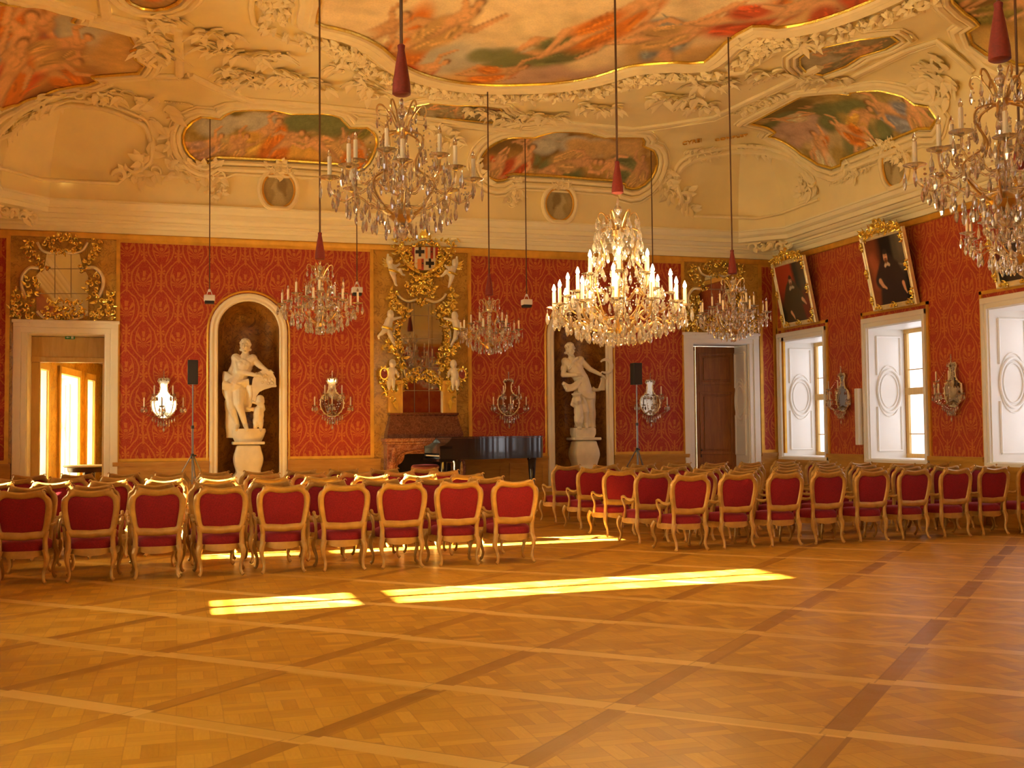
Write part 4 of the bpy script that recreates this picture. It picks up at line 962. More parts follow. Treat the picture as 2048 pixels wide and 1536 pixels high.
# ---------------------------------------------------------------- wall sconces
def sconce(label, loc, rz):
    t = thing('wall_sconce', label, 'sconce', loc, rz, 'mirrored wall sconces'); rd = random.Random(3)
    pts = [(.07, .52), (.10, .47), (.065, .40), (.075, .28), (.12, .21), (.21, .14), (.235, .02), (.21, -.10), (.13, -.20), (.05, -.25)]
    out = catmull([(x, 0, z) for x, z in pts], 4); out = out+[np.array([-p[0], 0, p[2]]) for p in reversed(out)]
    g = MB(); k = len(out); g.add([(p[0], -.05, p[2]) for p in out]+[(p[0], 0, p[2]) for p in out], [tuple(range(k))]+[(i, (i+1) % k, k+(i+1) % k, k+i) for i in range(k)]); g.build('mirror_plate', M['mirror'], t, False)
    g = MB(); g.tube([(p[0], -.05, p[2]) for p in out], .011, 6, True)
    for i in range(0, k, 3): g.ell((out[i][0]*1.04, -.06, out[i][2]), .018, 6, 4)
    g.build('beaded_rim', M['silver_gilt'], t)
    cr = MB()
    spots = [(-.36, -.16, -.03, .17), (.36, -.16, -.03, .17), (-.17, -.27, .20, .17), (.17, -.27, .20, .17), (-.035, -.33, -.02, .17)]
    for x, y, z, ch in spots:
        g = MB(); g.tube(catmull([(0, -.05, -.14), (x*.4, y*.7, -.22), (x*.85, y*1.0, -.18+z*.3), (x*1.08, y, z-.10), (x, y, z-.02)], 5), .010, 6); a = g.build('candle_arm', M['drip'], t)
        g = MB(); g.lathe([(.008, -.02), (.055, .0), (.058, .008), (.016, .012)], 10, (x, y, z)); g.build('drip_pan', M['drip'], a)
        g = MB(); g.lathe([(.013, .008), (.013, ch), (.004, ch+.01)], 8, (x, y, z)); g.build('candle', M['candle'], a)
        for q in range(5): w = 2*pi*q/5+x; drop(cr, (x+.05*cos(w), y+.05*sin(w), z-.005), .11, .019, q)
        beads(cr, (x, y, z-.1), (0, -.1, -.3), 8, .010, .03)
    for q in range(9): drop(cr, (-.2+.05*q, -.12, -.22-.06*sin(pi*q/8)), .10, .018, q)
    for q in range(5): drop(cr, (-.1+.05*q, -.10, -.30), .12, .018, q)
    for q in range(5): drop(cr, (-.1+.05*q, -.09, .58-.02*abs(q-2)), .09, .017, q)
    beads(cr, (0, -.08, .52), (0, -.08, .68), 6, .014); beads(cr, (-.08, -.08, .5), (-.2, -.2, .22), 8, .009, .03); beads(cr, (.08, -.08, .5), (.2, -.2, .22), 8, .009, .03)
    cr.ell((0, -.1, -.38), .03, 8, 5); drop(cr, (0, -.1, -.40), .12, .02)
    tag(cr.build('crystal_drops', M['crystal'], t, False), kind='stuff'); return t
s0 = sconce('mirrored crystal wall sconce glaring white between doorway and loudspeaker stand', (-.26, YF-.015, 2.24), 0)
def sc_copy(label, loc, rz):
    c = copy_tree(s0); c.location = loc; c.rotation_euler = (0, 0, rz); c['label'] = label
sc_copy('mirrored crystal wall sconce between the first niche and the fireplace', (2.99, YF-.015, 2.26), 0)
sc_copy('mirrored crystal wall sconce on damask above the grand piano', (mir(2.99), YF-.015, 2.26), 0)
sc_copy('mirrored crystal wall sconce beside the loudspeaker stand near the closed door', (mir(-.26), YF-.015, 2.26), 0)
sc_copy('mirrored crystal wall sconce on the window wall beside the white column speaker', (XR-.01, 20.12, 2.28), -pi/2)
sc_copy('mirrored crystal wall sconce on the window wall below and between second and third portraits', (XR-.01, 16.69, 2.28), -pi/2)
# ---------------------------------------------------------------- small hanging spotlights
for i, (a, b, lb) in enumerate([((420, 236), (412, 604), 'small white spotlight box hanging on a cable above the first loudspeaker stand'), ((713, 268), (713, 588), 'small white spotlight box hanging beside the chandelier near the fireplace'), ((1050, 276), (1055, 612), 'small white spotlight box hanging above the grand piano'), ((1302, 296), (1308, 600), 'small white spotlight box hanging behind the lit chandelier')]):
    p = hit(*a); q = far(b[0], b[1], p[1]); t = thing('hanging_spotlight', lb, 'spotlight', (p[0], p[1], q[2]), 0, 'hanging spotlights')
    g = MB(); g.box(-.10, .10, -.09, .09, 0.02, .13); g.build('housing', M['white_plastic'], t, False, .012)
    g = MB(); g.box(-.085, .085, -.075, .075, -.03, .02); g.build('lens', M['black'], t, False)
    g = MB(); g.tube([(-.05, 0, .13), (-.03, 0, .20), (.03, 0, .20), (.05, 0, .13)], .008, 6); g.ell((0, 0, .22), .03, 8, 5); g.build('bracket', M['white_plastic'], t)
    g = MB(); g.tube([(0, 0, .2), (0, 0, p[2]-q[2]+.02)], .011, 6); g.build('cable', M['iron'], t)
# ================================================================ PORTRAITS
def vnoise(ny, nx, cells, seed):
    r = np.random.RandomState(seed); g = r.rand(cells+2, int(cells*nx/max(ny, 1))+3)
    y = np.linspace(0, cells, ny); x = np.linspace(0, g.shape[1]-2.001, nx); yi = y.astype(int); xi = x.astype(int)
    fy_ = (y-yi)[:, None]; fx = (x-xi)[None, :]; fy_ = fy_*fy_*(3-2*fy_); fx = fx*fx*(3-2*fx)
    yi = np.minimum(yi, cells)
    return (g[yi][:, xi]*(1-fx)+g[yi][:, xi+1]*fx)*(1-fy_)+(g[yi+1][:, xi]*(1-fx)+g[yi+1][:, xi+1]*fx)*fy_
def fbm(ny, nx, c, seed, o=4):
    s = 0; a = 1; tot = 0
    for k in range(o): s = s+a*vnoise(ny, nx, c*2**k, seed+k); tot += a; a *= .55
    return s/tot
class Canvas:
    def __init__(s, U, V, base): s.U, s.V = U, V; s.c = np.zeros(U.shape+(3,))+np.array(base)
    def blend(s, a, col): s.c = s.c*(1-a[..., None])+np.array(col)*a[..., None]
    def ell(s, cu, cv, ru, rv, col, soft=.15, rot=0, al=1):
        du, dv = s.U-cu, s.V-cv; a, b = cos(rot), sin(rot); r = np.sqrt(((du*a+dv*b)/ru)**2+((-du*b+dv*a)/rv)**2)
        s.blend(np.clip((1+soft-r)/(2*soft), 0, 1)*al, col)
    def cap(s, a, b, ra, rb, col, soft=.2, al=1):
        d = np.array(b, float)-np.array(a, float); L = max(float(d@d), 1e-9); t = np.clip(((s.U-a[0])*d[0]+(s.V-a[1])*d[1])/L, 0, 1)
        dist = np.hypot(s.U-a[0]-t*d[0], s.V-a[1]-t*d[1]); r = ra+(rb-ra)*t; s.blend(np.clip((r*(1+soft)-dist)/(2*soft*r), 0, 1)*al, col)
def setpaint(o, cols):
    at = o.data.color_attributes.new('paint', 'FLOAT_COLOR', 'POINT'); c = np.ones((len(cols), 4), np.float32); c[:, :3] = cols; at.data.foreach_set('color', c.ravel())
def portrait(i, yc, label, paint):
    w, h, zb, xb, lean = 1.34, 1.46, 3.96, XR-.06, .29; t = thing('portrait_painting', label, 'painting', (xb, yc, zb), 0, 'framed portraits over the windows')
    cl, sl = sqrt(1-(lean/h)**2), lean/h
    P = lambda u, v, d: (-sl*v-cl*d, -u, cl*v-sl*d)     # u across (towards the camera side), v up the leaning board, d out of it
    g = MB(); nx, ny = 90, 98; fr = .09; us = np.linspace(-w/2+fr, w/2-fr, nx); vs = np.linspace(fr, h-fr, ny)
    g.grid([[P(u, v, .03) for u in us] for v in vs]); o = g.build('canvas', M['oil'], t, recalc=False)
    U, V = np.meshgrid(np.linspace(0, 1, nx), np.linspace(0, 1, ny)); cv = Canvas(U, V, (0, 0, 0)); paint(cv); setpaint(o, cv.c.reshape(-1, 3))
    g = MB(); prof_ = [(0, -.02), (0, .05), (.02, .065), (.05, .05), (.075, .055), (.095, .035), (.095, 0)]
    rows = []
    for (cu, cv_) in ((-1, 0), (1, 0), (1, 1), (-1, 1)):
        rows.append([P(cu*(w/2-q), (q if cv_ == 0 else h-q), d) for q, d in prof_])
    g.grid(rows, True); g.build('frame', M['silver_gilt'], t, ang=25)
    g = MB(); g.add([P(-w/2, 0, -.02), P(w/2, 0, -.02), P(w/2, h, -.02), P(-w/2, h, -.02)], [(0, 1, 2, 3)]); g.build('backing_board', M['wood_dark'], t, False)
    n = np.array([-cl, 0, -sl]); g = MB()
    g = None
    for sd, (a, b) in enumerate([((-w/2+.05, .1), (-w/2+.05, h-.1)), ((w/2-.05, .1), (w/2-.05, h-.1)), ((-w/2+.1, .05), (w/2-.1, .05))]):
        A, B = np.array(P(*a, .05)), np.array(P(*b, .05))
        for f0, f1 in ((0, .16), (.42, .58), (.84, 1)): g = MB(); flourish(g, [A+(B-A)*f0, A+(B-A)*f1], n, .085, 90+sd, dens=1.6, wide=.7); g.build('gilt_frame_ornament', M['gilt'], t, ang=60)
    Tt = lambda u, v: np.array(P(u, h+v, .04))
    g = MB(); flourish(g, [Tt(-w/2+.05, .0), Tt(-.3, .05), Tt(0, .10), Tt(.3, .05), Tt(w/2-.05, 0)], n, .13, 97+i, dens=1.8, wide=1.1); flourish(g, [Tt(-.2, .10), Tt(0, .19), Tt(.2, .10)], n, .11, 99+i, dens=1.6)
    g.build('carved_crest', M['gilt'], t, ang=60)
sk = (.80, .46, .28)
def headp(c, u, v, s, beard, hair=(.03, .018, .012)):
    c.ell(u, v+.02*s, .062*s, .085*s, hair, .15); c.ell(u-.004, v-.005*s, .048*s, .07*s, sk, .2); c.ell(u-.018*s, v+.012*s, .008*s, .006*s, (.05, .025, .02), .5); c.ell(u+.016*s, v+.012*s, .008*s, .006*s, (.05, .025, .02), .5)
    c.ell(u-.004*s, v-.006*s, .007*s, .02*s, (.70, .38, .24), .5); c.ell(u, v+.058*s, .05*s, .03*s, hair, .3)
    if beard: c.ell(u-.004, v-.058*s, .034*s, .034*s, (.16, .055, .02), .3); c.ell(u-.004, v-.028*s, .03*s, .009*s, (.14, .05, .02), .4)
    c.ell(u-.004, v-.036*s, .016*s, .006*s, (.42, .10, .07), .4)
def p1(c):
    c.blend(np.clip((c.V-.25)*3, 0, 1)*np.clip((.72-c.U-.10*c.V)*8, 0, 1), (.42, .045, .012)); c.blend(np.clip((c.U-.70)*8, 0, 1), (.07, .04, .018)); c.ell(.86, .10, .22, .34, (.20, .02, .008), .3)
    c.cap((.46, .56), (.44, .05), .17, .34, (.060, .036, .014), .12); c.cap((.35, .55), (.20, .30), .11, .12, (.055, .032, .012)); c.cap((.58, .54), (.76, .36), .10, .09, (.060, .036, .014)); c.cap((.76, .36), (.80, .33), .035, .03, sk); c.cap((.80, .33), (.86, .27), .03, .014, sk)
    c.cap((.30, .17), (.36, .10), .032, .022, sk); c.cap((.36, .10), (.38, .05), .02, .01, sk); c.cap((.44, .60), (.40, .57), .035, .028, (.60, .50, .36)); c.cap((.47, .60), (.54, .585), .03, .02, (.60, .50, .36)); headp(c, .46, .70, 1.0, True)
def p2(c):
    c.blend(np.clip((.42-c.U)*6, 0, 1), (.24, .055, .018)); c.cap((.14, .70), (.26, .40), .10, .13, (.42, .11, .045), .5); c.cap((.20, .42), (.14, .30), .10, .06, (.36, .09, .035), .5); c.blend(np.clip((c.U-.66)*14, 0, 1)*np.clip((c.V-.34)*6, 0, 1), (.10, .085, .06)); c.blend(np.clip((c.U-.80)*14, 0, 1)*np.clip((c.V-.6)*6, 0, 1), (.14, .12, .09)); c.cap((.78, .56), (1, .52), .015, .012, (.22, .2, .16))
    c.cap((.52, .54), (.52, 0), .20, .36, (.030, .018, .020), .10); c.cap((.38, .52), (.24, .36), .12, .11, (.034, .020, .022)); c.cap((.70, .52), (.82, .30), .11, .10, (.030, .018, .020)); c.cap((.25, .36), (.30, .29), .045, .034, sk); c.cap((.30, .29), (.38, .24), .03, .016, sk); c.cap((.83, .27), (.85, .18), .036, .026, sk); c.cap((.85, .18), (.88, .12), .02, .012, sk)
    c.cap((.485, .60), (.45, .57), .03, .024, (.74, .62, .46)); c.cap((.51, .60), (.56, .575), .03, .022, (.74, .62, .46)); headp(c, .495, .705, 1.12, True, (.035, .022, .015))
def p3(c):
    c.blend(np.clip((.75-c.U)*5, 0, 1)*np.clip((c.V-.2)*3, 0, 1), (.30, .03, .012)); c.cap((.5, .55), (.5, .0), .18, .34, (.035, .020, .014), .1); c.cap((.36, .52), (.2, .3), .11, .1, (.04, .022, .015)); c.cap((.64, .52), (.8, .32), .11, .1, (.035, .02, .014)); c.cap((.22, .3), (.3, .24), .036, .024, sk); c.ell(.5, .605, .07, .03, (.66, .55, .4), .3); headp(c, .5, .70, 1.05, False)
portrait(0, 21.65, 'framed portrait of a man in dark robe on red ground, leaning forward', p1)
portrait(1, 18.24, 'framed portrait of a bearded man in black before grey pillar, leaning forward', p2)
portrait(2, 14.80, 'framed portrait partly hidden behind the nearest chandelier, leaning forward', p3)
# ================================================================ LOUDSPEAKERS
PZ = .50
for X, Y, zt, lb in ((.265, 21.5, 3.04, 'beside the first niche'), (9.12, 21.5, 3.07, 'near the closed wooden door')):
    t = thing('loudspeaker', 'slim black loudspeaker cabinet on a tall stand '+lb, 'loudspeaker', (X, Y, zt-.448), 0, 'loudspeakers')
    g = MB(); g.box(-.092, .092, -.10, .12, 0, .45); g.build('cabinet', M['black'], t, False, .012); g = MB(); g.box(-.078, .078, -.112, -.10, .02, .43); g.build('grille', M['grille'], t, False)
    s = thing('speaker_stand', 'metal tripod loudspeaker stand '+lb, 'stand', (X, Y, PZ+.003), .3, 'loudspeaker stands'); hz = 1.26-PZ
    g = MB(); g.tube([(0, 0, .25), (0, 0, 1.3)], .020, 8); g.tube([(0, 0, 1.2), (0, 0, zt-.45-PZ)], .014, 8); g.build('pole', M['steel'], s)
    g = MB(); g.lathe([(.032, hz-.04), (.036, hz), (.03, hz+.05)], 8); g.box(.02, .07, -.012, .012, hz, hz+.03); g.lathe([(.03, 1.27), (.03, 1.33)], 8); g.build('collar', M['black'], s)
    for k in range(3):
        a = 2*pi*k/3+.4; g = MB(); g.tube([(.03*cos(a), .03*sin(a), hz), (.46*cos(a), .46*sin(a), .015)], .013, 6); g.tube([(.015*cos(a), .015*sin(a), .30), (.22*cos(a), .22*sin(a), hz*.56)], .008, 5); lg = g.build('leg', M['steel'], s)
        g = MB(); g.ell((.46*cos(a), .46*sin(a), .018), .02, 6, 4); g.build('rubber_foot', M['black'], lg)
g = MB(); g.box(XR-.16, XR-.05, 19.44, 19.56, 1.34, 2.47); g.box(XR-.06, XR, 19.47, 19.53, 1.6, 1.7); g.box(XR-.06, XR, 19.47, 19.53, 2.1, 2.2)
tag(g.build('column_loudspeaker', M['white_plastic'], None, False, .012), 'slim white upright column box mounted beside the second window casing', 'loudspeaker')
# exit sign over the open doorway
p = far(140, 675, YT-.17); t = thing('exit_sign', 'small green sign on the lintel of the open doorway', 'sign', tuple(p)); g = MB(); g.box(-.09, .09, -.012, .012, -.035, .035); g.build('panel', M['exit_green'], t, False, .004)
g = MB(); g.add([(-.07, -.014, 0), (-.04, -.014, .018), (-.04, -.014, .007), (-.005, -.014, .007), (-.005, -.014, -.007), (-.04, -.014, -.007), (-.04, -.014, -.018)], [tuple(range(7))]); g.box(.02, .065, -.015, -.012, -.024, .024); g.build('white_symbol', M['white_plastic'], t, False)
# round console table seen through the doorway
t = thing('console_table', 'pale topped round table standing just inside the open doorway', 'table', (-1.72, 24.25, 0)); zt = far(178, 930, 24.25)[2]
g = MB(); g.lathe([(.02, zt-.04), (.47, zt-.04), (.5, zt-.02), (.49, zt), (.02, zt)], 28); g.build('table_top', M['cream'], t)
g = MB(); g.lathe([(.40, zt-.14), (.42, zt-.05)], 24); g.lathe([(.05, .1), (.09, .2), (.05, .4), (.10, .6), (.12, zt-.12)], 14); g.build('apron', M['wood_dark'], t)
for k in range(3):
    a = 2*pi*k/3; g = MB(); g.tube(catmull([(.05*cos(a), .05*sin(a), .18), (.25*cos(a), .25*sin(a), .16), (.38*cos(a), .38*sin(a), .02)], 5), .03, 7); g.build('leg', M['wood_dark'], t)
# ================================================================ GRAND PIANO
t = thing('grand_piano', 'black grand piano with closed lid in front of the fireplace', 'piano', (5.03, 20.86, PZ), radians(2))
ol = catmull([(.36, .0), (.60, .02), (.85, .12), (1.05, .28), (1.25, .42), (1.55, .50), (1.85, .56), (2.06, .68), (2.16, .88), (2.12, 1.10), (1.98, 1.22)], 5)
ol = [np.array([0, 0.]), np.array([.30, .0])]+ol+[np.array([1.7, 1.25]), np.array([0, 1.25])]
rim = [tuple(p) for p in ol]; g = MB(); g.prism(rim, .64, 1.05, lambda u, v, w: (u, v, w)); g.build('case', M['piano'], t, ang=50)
g = MB(); c = np.array([1.0, .6]); g.prism([tuple(c+(np.array(p)-c)*1.012) for p in rim if p[0] >= .30 or True], 1.055, 1.08, lambda u, v, w: (u, v, w)); g.build('lid', M['piano'], t, ang=50)
g = MB(); g.box(-.24, .0, .0, .06, .60, .90); g.box(-.24, .0, 1.19, 1.25, .60, .90); g.box(-.26, 0, 0, 1.25, .60, .66)
for a in (0, 1.19): g.grid([[(-.24+.24*k/6, a, .90+.15*(k/6)**2) for k in range(7)], [(-.24+.24*k/6, a+.06, .90+.15*(k/6)**2) for k in range(7)]]); g.prism([(-.24, .85)]+[(-.24+.24*k/6, .90+.15*(k/6)**2) for k in range(7)]+[(0, .85)], a, a+.06, lambda u, v, w: (u, w, v))
g.build('key_bed', M['piano'], t, False)
g = MB(); g.box(-.22, -.08, .07, 1.18, .70, .725); g.build('keyboard', M['ivory'], t, False)
g = MB(); g.grid([[(-.22+.20*k/5, y, .76+.20*(k/5)) for k in range(6)] for y in (.06, 1.19)]); g.build('fallboard', M['piano'], t)
for x, y in ((.12, .14), (.12, 1.11), (1.95, .95)):
    g = MB(); g.lathe([(.055, .06), (.05, .12), (.075, .40), (.085, .58), (.10, .60), (.10, .645)], 12, (x, y, 0), sq=0); lg = g.build('leg', M['piano'], t)
    g = MB(); g.lathe([(.03, 0), (.035, .03), (.03, .06)], 10, (x, y, 0)); g.build('caster', M['brass'], lg)
g = MB(); 
for s in (-1, 1): g.tube(catmull([(.30, .62+s*.06, .64), (.29, .62+s*.10, .45), (.28, .62+s*.07, .25), (.26, .62+s*.10, .12)], 5), .018, 7)
g.box(.2, .34, .46, .78, .07, .13); g.build('pedal_lyre', M['piano'], t, False)
for k in (-1, 0, 1): g = MB(); g.box(.10, .22, .62+k*.08-.02, .62+k*.08+.02, .075, .09); g.build('pedal', M['brass'], t, False, .004)
t = thing('piano_stool', 'round dark red piano stool left of the grand piano keyboard', 'stool', (4.52, 20.86+.35, PZ)); t['label'] = 'round dark wooden stool at the grand piano keyboard end'; t.location.x = far(880, 925, 21.2)[0]-.27; t.location.y = 21.3; t.location.z = PZ+.013
g = MB(); g.lathe([(.02, .44), (.25, .44), (.27, .47), (.27, .50), (.24, .53), (.02, .54)], 24); g.build('seat', velvet('stool_leather', (.10, .018, .012)), t)
g = MB(); g.lathe([(.23, .38), (.24, .44)], 24); g.lathe([(.04, .15), (.03, .38)], 10); g.build('apron', M['wood_dark'], t)
for k in range(4): a = pi/4+pi/2*k; g = MB(); g.tube(catmull([(.18*cos(a), .18*sin(a), .40), (.22*cos(a), .22*sin(a), .25), (.18*cos(a), .18*sin(a), .12), (.24*cos(a), .24*sin(a), .0)], 4), .022, 7); g.build('leg', M['wood_dark'], t)
# ================================================================ GILT ARMCHAIRS
def make_chair():
    t = thing('armchair', '-', 'armchair'); tilt = radians(7.5)
    def B(x, z, d=0):   # back plane leaning towards -y above the seat
        h = max(0, z-.42); return (x, .02-h*math.tan(tilt)+d, z)
    oh = [(.205, .50), (.232, .56), (.255, .66), (.272, .78), (.277, .88), (.262, .945), (.225, .985), (.208, 1.030), (.165, 1.045), (.10, 1.030), (0, 1.018)]
    ih = [(.150, .585), (.172, .588), (.186, .61), (.200, .70), (.212, .80), (.212, .88), (.200, .925), (.172, .952), (.140, .962), (.08, .952), (0, .945)]
    BX = 1.12; full = lambda h: [np.array([p[0]*BX, p[1]]) for p in h]+[np.array([-p[0]*BX, p[1]]) for p in reversed(h[:-1])]
    oo = [np.array(q[:2]) for q in catmull([(*p, 0) for p in full(oh)], 3)]; ii = [np.array(q[:2]) for q in catmull([(*p, 0) for p in full(ih)], 3)]
    n = len(oo); oo.append(oo[0]) if False else None
    # close the lower rail
    lo = [np.array([x, .50-.012*(1-abs(x)/.2)]) for x in np.linspace(-.21, .21, 7)]; li = [np.array([x, .585-.01*(1-abs(x)/.15)]) for x in np.linspace(-.158, .158, 7)]
    oo += lo; ii += li; rows = []
    for a, b in zip(oo, ii):
        m1, m2 = a+(b-a)*.25, a+(b-a)*.75
        rows.append([B(*a, -.006), B(*m1, -.026), B(*m2, -.024), B(*b, -.008), B(*b, .012), B(*m2, .026), B(*m1, .028), B(*a, .012)])
    g = MB(); g.grid(rows, True, True)
    for s in (-1, 1): g.tube(catmull([B(s*.248, .585), B(s*.235, .50), (s*.235, .015, .43), (s*.240, .01, .34)], 4), [.030]*4+[.028]*5+[.030]*4, 8)
    for s in (-1, 1): curl(g, B(s*.225, 1.035, -.02), (s, 0, 0), (0, 0, 1), (0, -1, 0), .05, 1, .009)
    g.build('back_frame', M['chair_wood'], t, ang=50)
    g = MB(); n = len(ii); cen = np.mean(np.array(ii), 0)
    for sgn in (-1, 1):
        rr = []
        for k, f_ in enumerate((1.02, .9, .6, .25, .01)): rr.append([B(*(cen+(p-cen)*f_), sgn*(.006+.022*(1-f_**3))) for p in ii])
        g.grid(rr, False, True)
    g.build('back_upholstery', M['velvet'], t)
    def seat_out(s, k=28):
        P = []
        for q in range(k):
            a = 2*pi*q/k; c_, s_ = cos(a), sin(a); e = .55; x = abs(c_)**e*(1 if c_ > 0 else -1); y = abs(s_)**e*(1 if s_ > 0 else -1)
            yy = .27+.27*y*s; P.append((x*(.225+.075*(yy/.54))*s, yy))
        return P
    g = MB(); rr = []
    for z, s in ((.355, .97), (.38, 1.0), (.42, 1.005), (.455, .96), (.475, .85), (.487, .6), (.49, .3), (.49, .02)): rr.append([(x, y, z) for x, y in seat_out(s)])
    g.grid(rr, False, True, True, True); g.build('seat_cushion', M['velvet'], t)
    g = MB(); a = seat_out(1.04); b = seat_out(.90); rr = []
    for k, (p, q) in enumerate(zip(a, b)):
        an = 2*pi*k/28; zb = .315-.028*abs(cos(2*an))**2+.0; rr.append([(*p, .37), (p[0]*1.015, p[1], .35), (*p, zb), (*q, zb), (*q, .37)])
    g.grid(rr, True, True); g.build('seat_rail', M['chair_wood'], t, ang=50)
    for s in (-1, 1):
        g = MB(); g.tube(catmull([(s*.225, .02, .38), (s*.250, .00, .30), (s*.246, -.005, .22), (s*.222, -.015, .12), (s*.228, -.04, .045), (s*.250, -.055, .018)], 4), [.034, .034, .034, .034, .033, .031, .029, .027, .025, .023, .021, .019, .018, .018, .018, .018, .019, .021, .022, .022, .02], 8); g.build('leg', M['chair_wood'], t)
        g = MB(); g.tube(catmull([(s*.27, .50, .38), (s*.298, .528, .31), (s*.296, .53, .23), (s*.266, .515, .12), (s*.272, .54, .045), (s*.295, .555, .018)], 4), [.036, .036, .036, .035, .034, .032, .030, .027, .025, .023, .021, .019, .018, .018, .018, .018, .019, .021, .022, .022, .02], 8); g.build('leg', M['chair_wood'], t)
        g = MB(); P = catmull([B(s*.285, .665), (s*.300, .06, .645), (s*.320, .18, .655), (s*.322, .28, .685), (s*.325, .325, .672), (s*.322, .335, .63), (s*.305, .30, .56), (s*.300, .285, .48), (s*.295, .33, .37)], 4)
        g.tube(P, [.017+.006*sin(k*.35)**2 for k in range(len(P))], 7); g.ell((s*.325, .325, .675), (.024, .03, .024), 8, 5); g.build('armrest', M['chair_wood'], t)
    return t
proto = make_chair(); used = [False]; ordn = ['first', 'second', 'third', 'fourth', 'fifth', 'sixth', 'seventh', 'eighth', 'ninth', 'tenth', 'eleventh']
rowA = ['row nearest the open parquet', 'second row from the open parquet', 'middle row', 'second row from the platform', 'row nearest the platform']
rc = random.Random(7)
def place_chair(x, y, rz, label, group):
    o = proto if not used[0] else copy_tree(proto); used[0] = True
    o.location = (x, y, 0); o.rotation_euler = (0, 0, rz); o['label'] = label; o['group'] = group
for r, Y in enumerate([13.46, 14.65, 16.05, 17.75, 19.25]):
    for k in range(11):
        X = 4.03-.708*k+(0, -.06, .05, .08, .10)[r]
        if X+.34 < -.139*(Y+.3): break
        place_chair(X+rc.uniform(-.006, .006), Y+rc.uniform(-.03, .03), radians(rc.uniform(-.6, .6)), 'red armchair, %s, %s from the aisle, doorway block' % (rowA[r], ordn[k]), 'chairs of the block facing the open doorway')
for r, (Y, X0_) in enumerate([(14.02, 6.66), (15.12, 6.60), (16.38, 6.60), (17.80, 6.68), (19.35, 6.76)]):
    for k in range(9):
        X = X0_+.03+.752*k
        if X > XR-.45: continue
        place_chair(X+rc.uniform(-.006, .006), Y+.065*(X-X0_)*(1-.18*r)+rc.uniform(-.03, .03), radians(3.2+rc.uniform(-.8, .8)), 'red armchair, %s, %s from the aisle, window block' % (rowA[r], ordn[k]), 'chairs of the block beside the windows')
# ================================================================ CEILING PAINTINGS AND STUCCO
KT = RC*1.2
def p2(kind, p):
    x, y, z = p
    if kind == 'flat': return (x, y)
    d = (YF-y) if kind == 'far' else (XR-x); s = x if kind == 'far' else y
    if d >= D0+RC: return (s, KT*pi/2+d-D0-RC)
    th = math.acos(max(-1, min(1, 1-(max(d, D0)-D0)/RC))); return (s, th*KT)
def p3(kind, q, lift):
    s, t = q
    if kind == 'flat': p = np.array([s, t, ceilz(s, t)]); return p+cnorm(p)*lift
    if t >= KT*pi/2: d = D0+RC+t-KT*pi/2; z = ZT; n = np.array([0, 0, -1.])
    else:
        th = max(0, t)/KT; d = D0+RC*(1-cos(th)); z = ZS+(ZT-ZS)*sin(th); nd, nz = cos(th)/RC, sin(th)/(ZT-ZS); l = sqrt(nd*nd+nz*nz); nd, nz = nd/l, nz/l
        n = np.array([0, -nd, -nz]) if kind == 'far' else np.array([-nd, 0, -nz])
    p = np.array([s, YF-d, z]) if kind == 'far' else np.array([XR-d, s, z]); return p+n*lift
def inside(P, X, Y):
    r = np.zeros(X.shape, bool); n = len(P)
    for i in range(n):
        x0, y0 = P[i]; x1, y1 = P[(i+1) % n]
        if y0 == y1: continue
        c = ((y0 > Y) != (y1 > Y)) & (X < (x1-x0)*(Y-y0)/(y1-y0)+x0); r ^= c
    return r
def offs(P, d):
    P = [np.array(p) for p in P]; n = len(P); area = sum(P[i][0]*P[(i+1) % n][1]-P[(i+1) % n][0]*P[i][1] for i in range(n)); sg = 1 if area > 0 else -1; out = []
    for i in range(n):
        t = nv(P[(i+1) % n]-P[i-1]); out.append(P[i]+np.array([t[1], -t[0]])*sg*d)
    return out
def resample(P, step):
    out = []
    for i in range(len(P)):
        a, b = np.array(P[i], float), np.array(P[(i+1) % len(P)], float); n = max(1, int(np.linalg.norm(b-a)/step)); out += [a+(b-a)*k/n for k in range(n)]
    return out
SKIN = (.82, .46, .20)
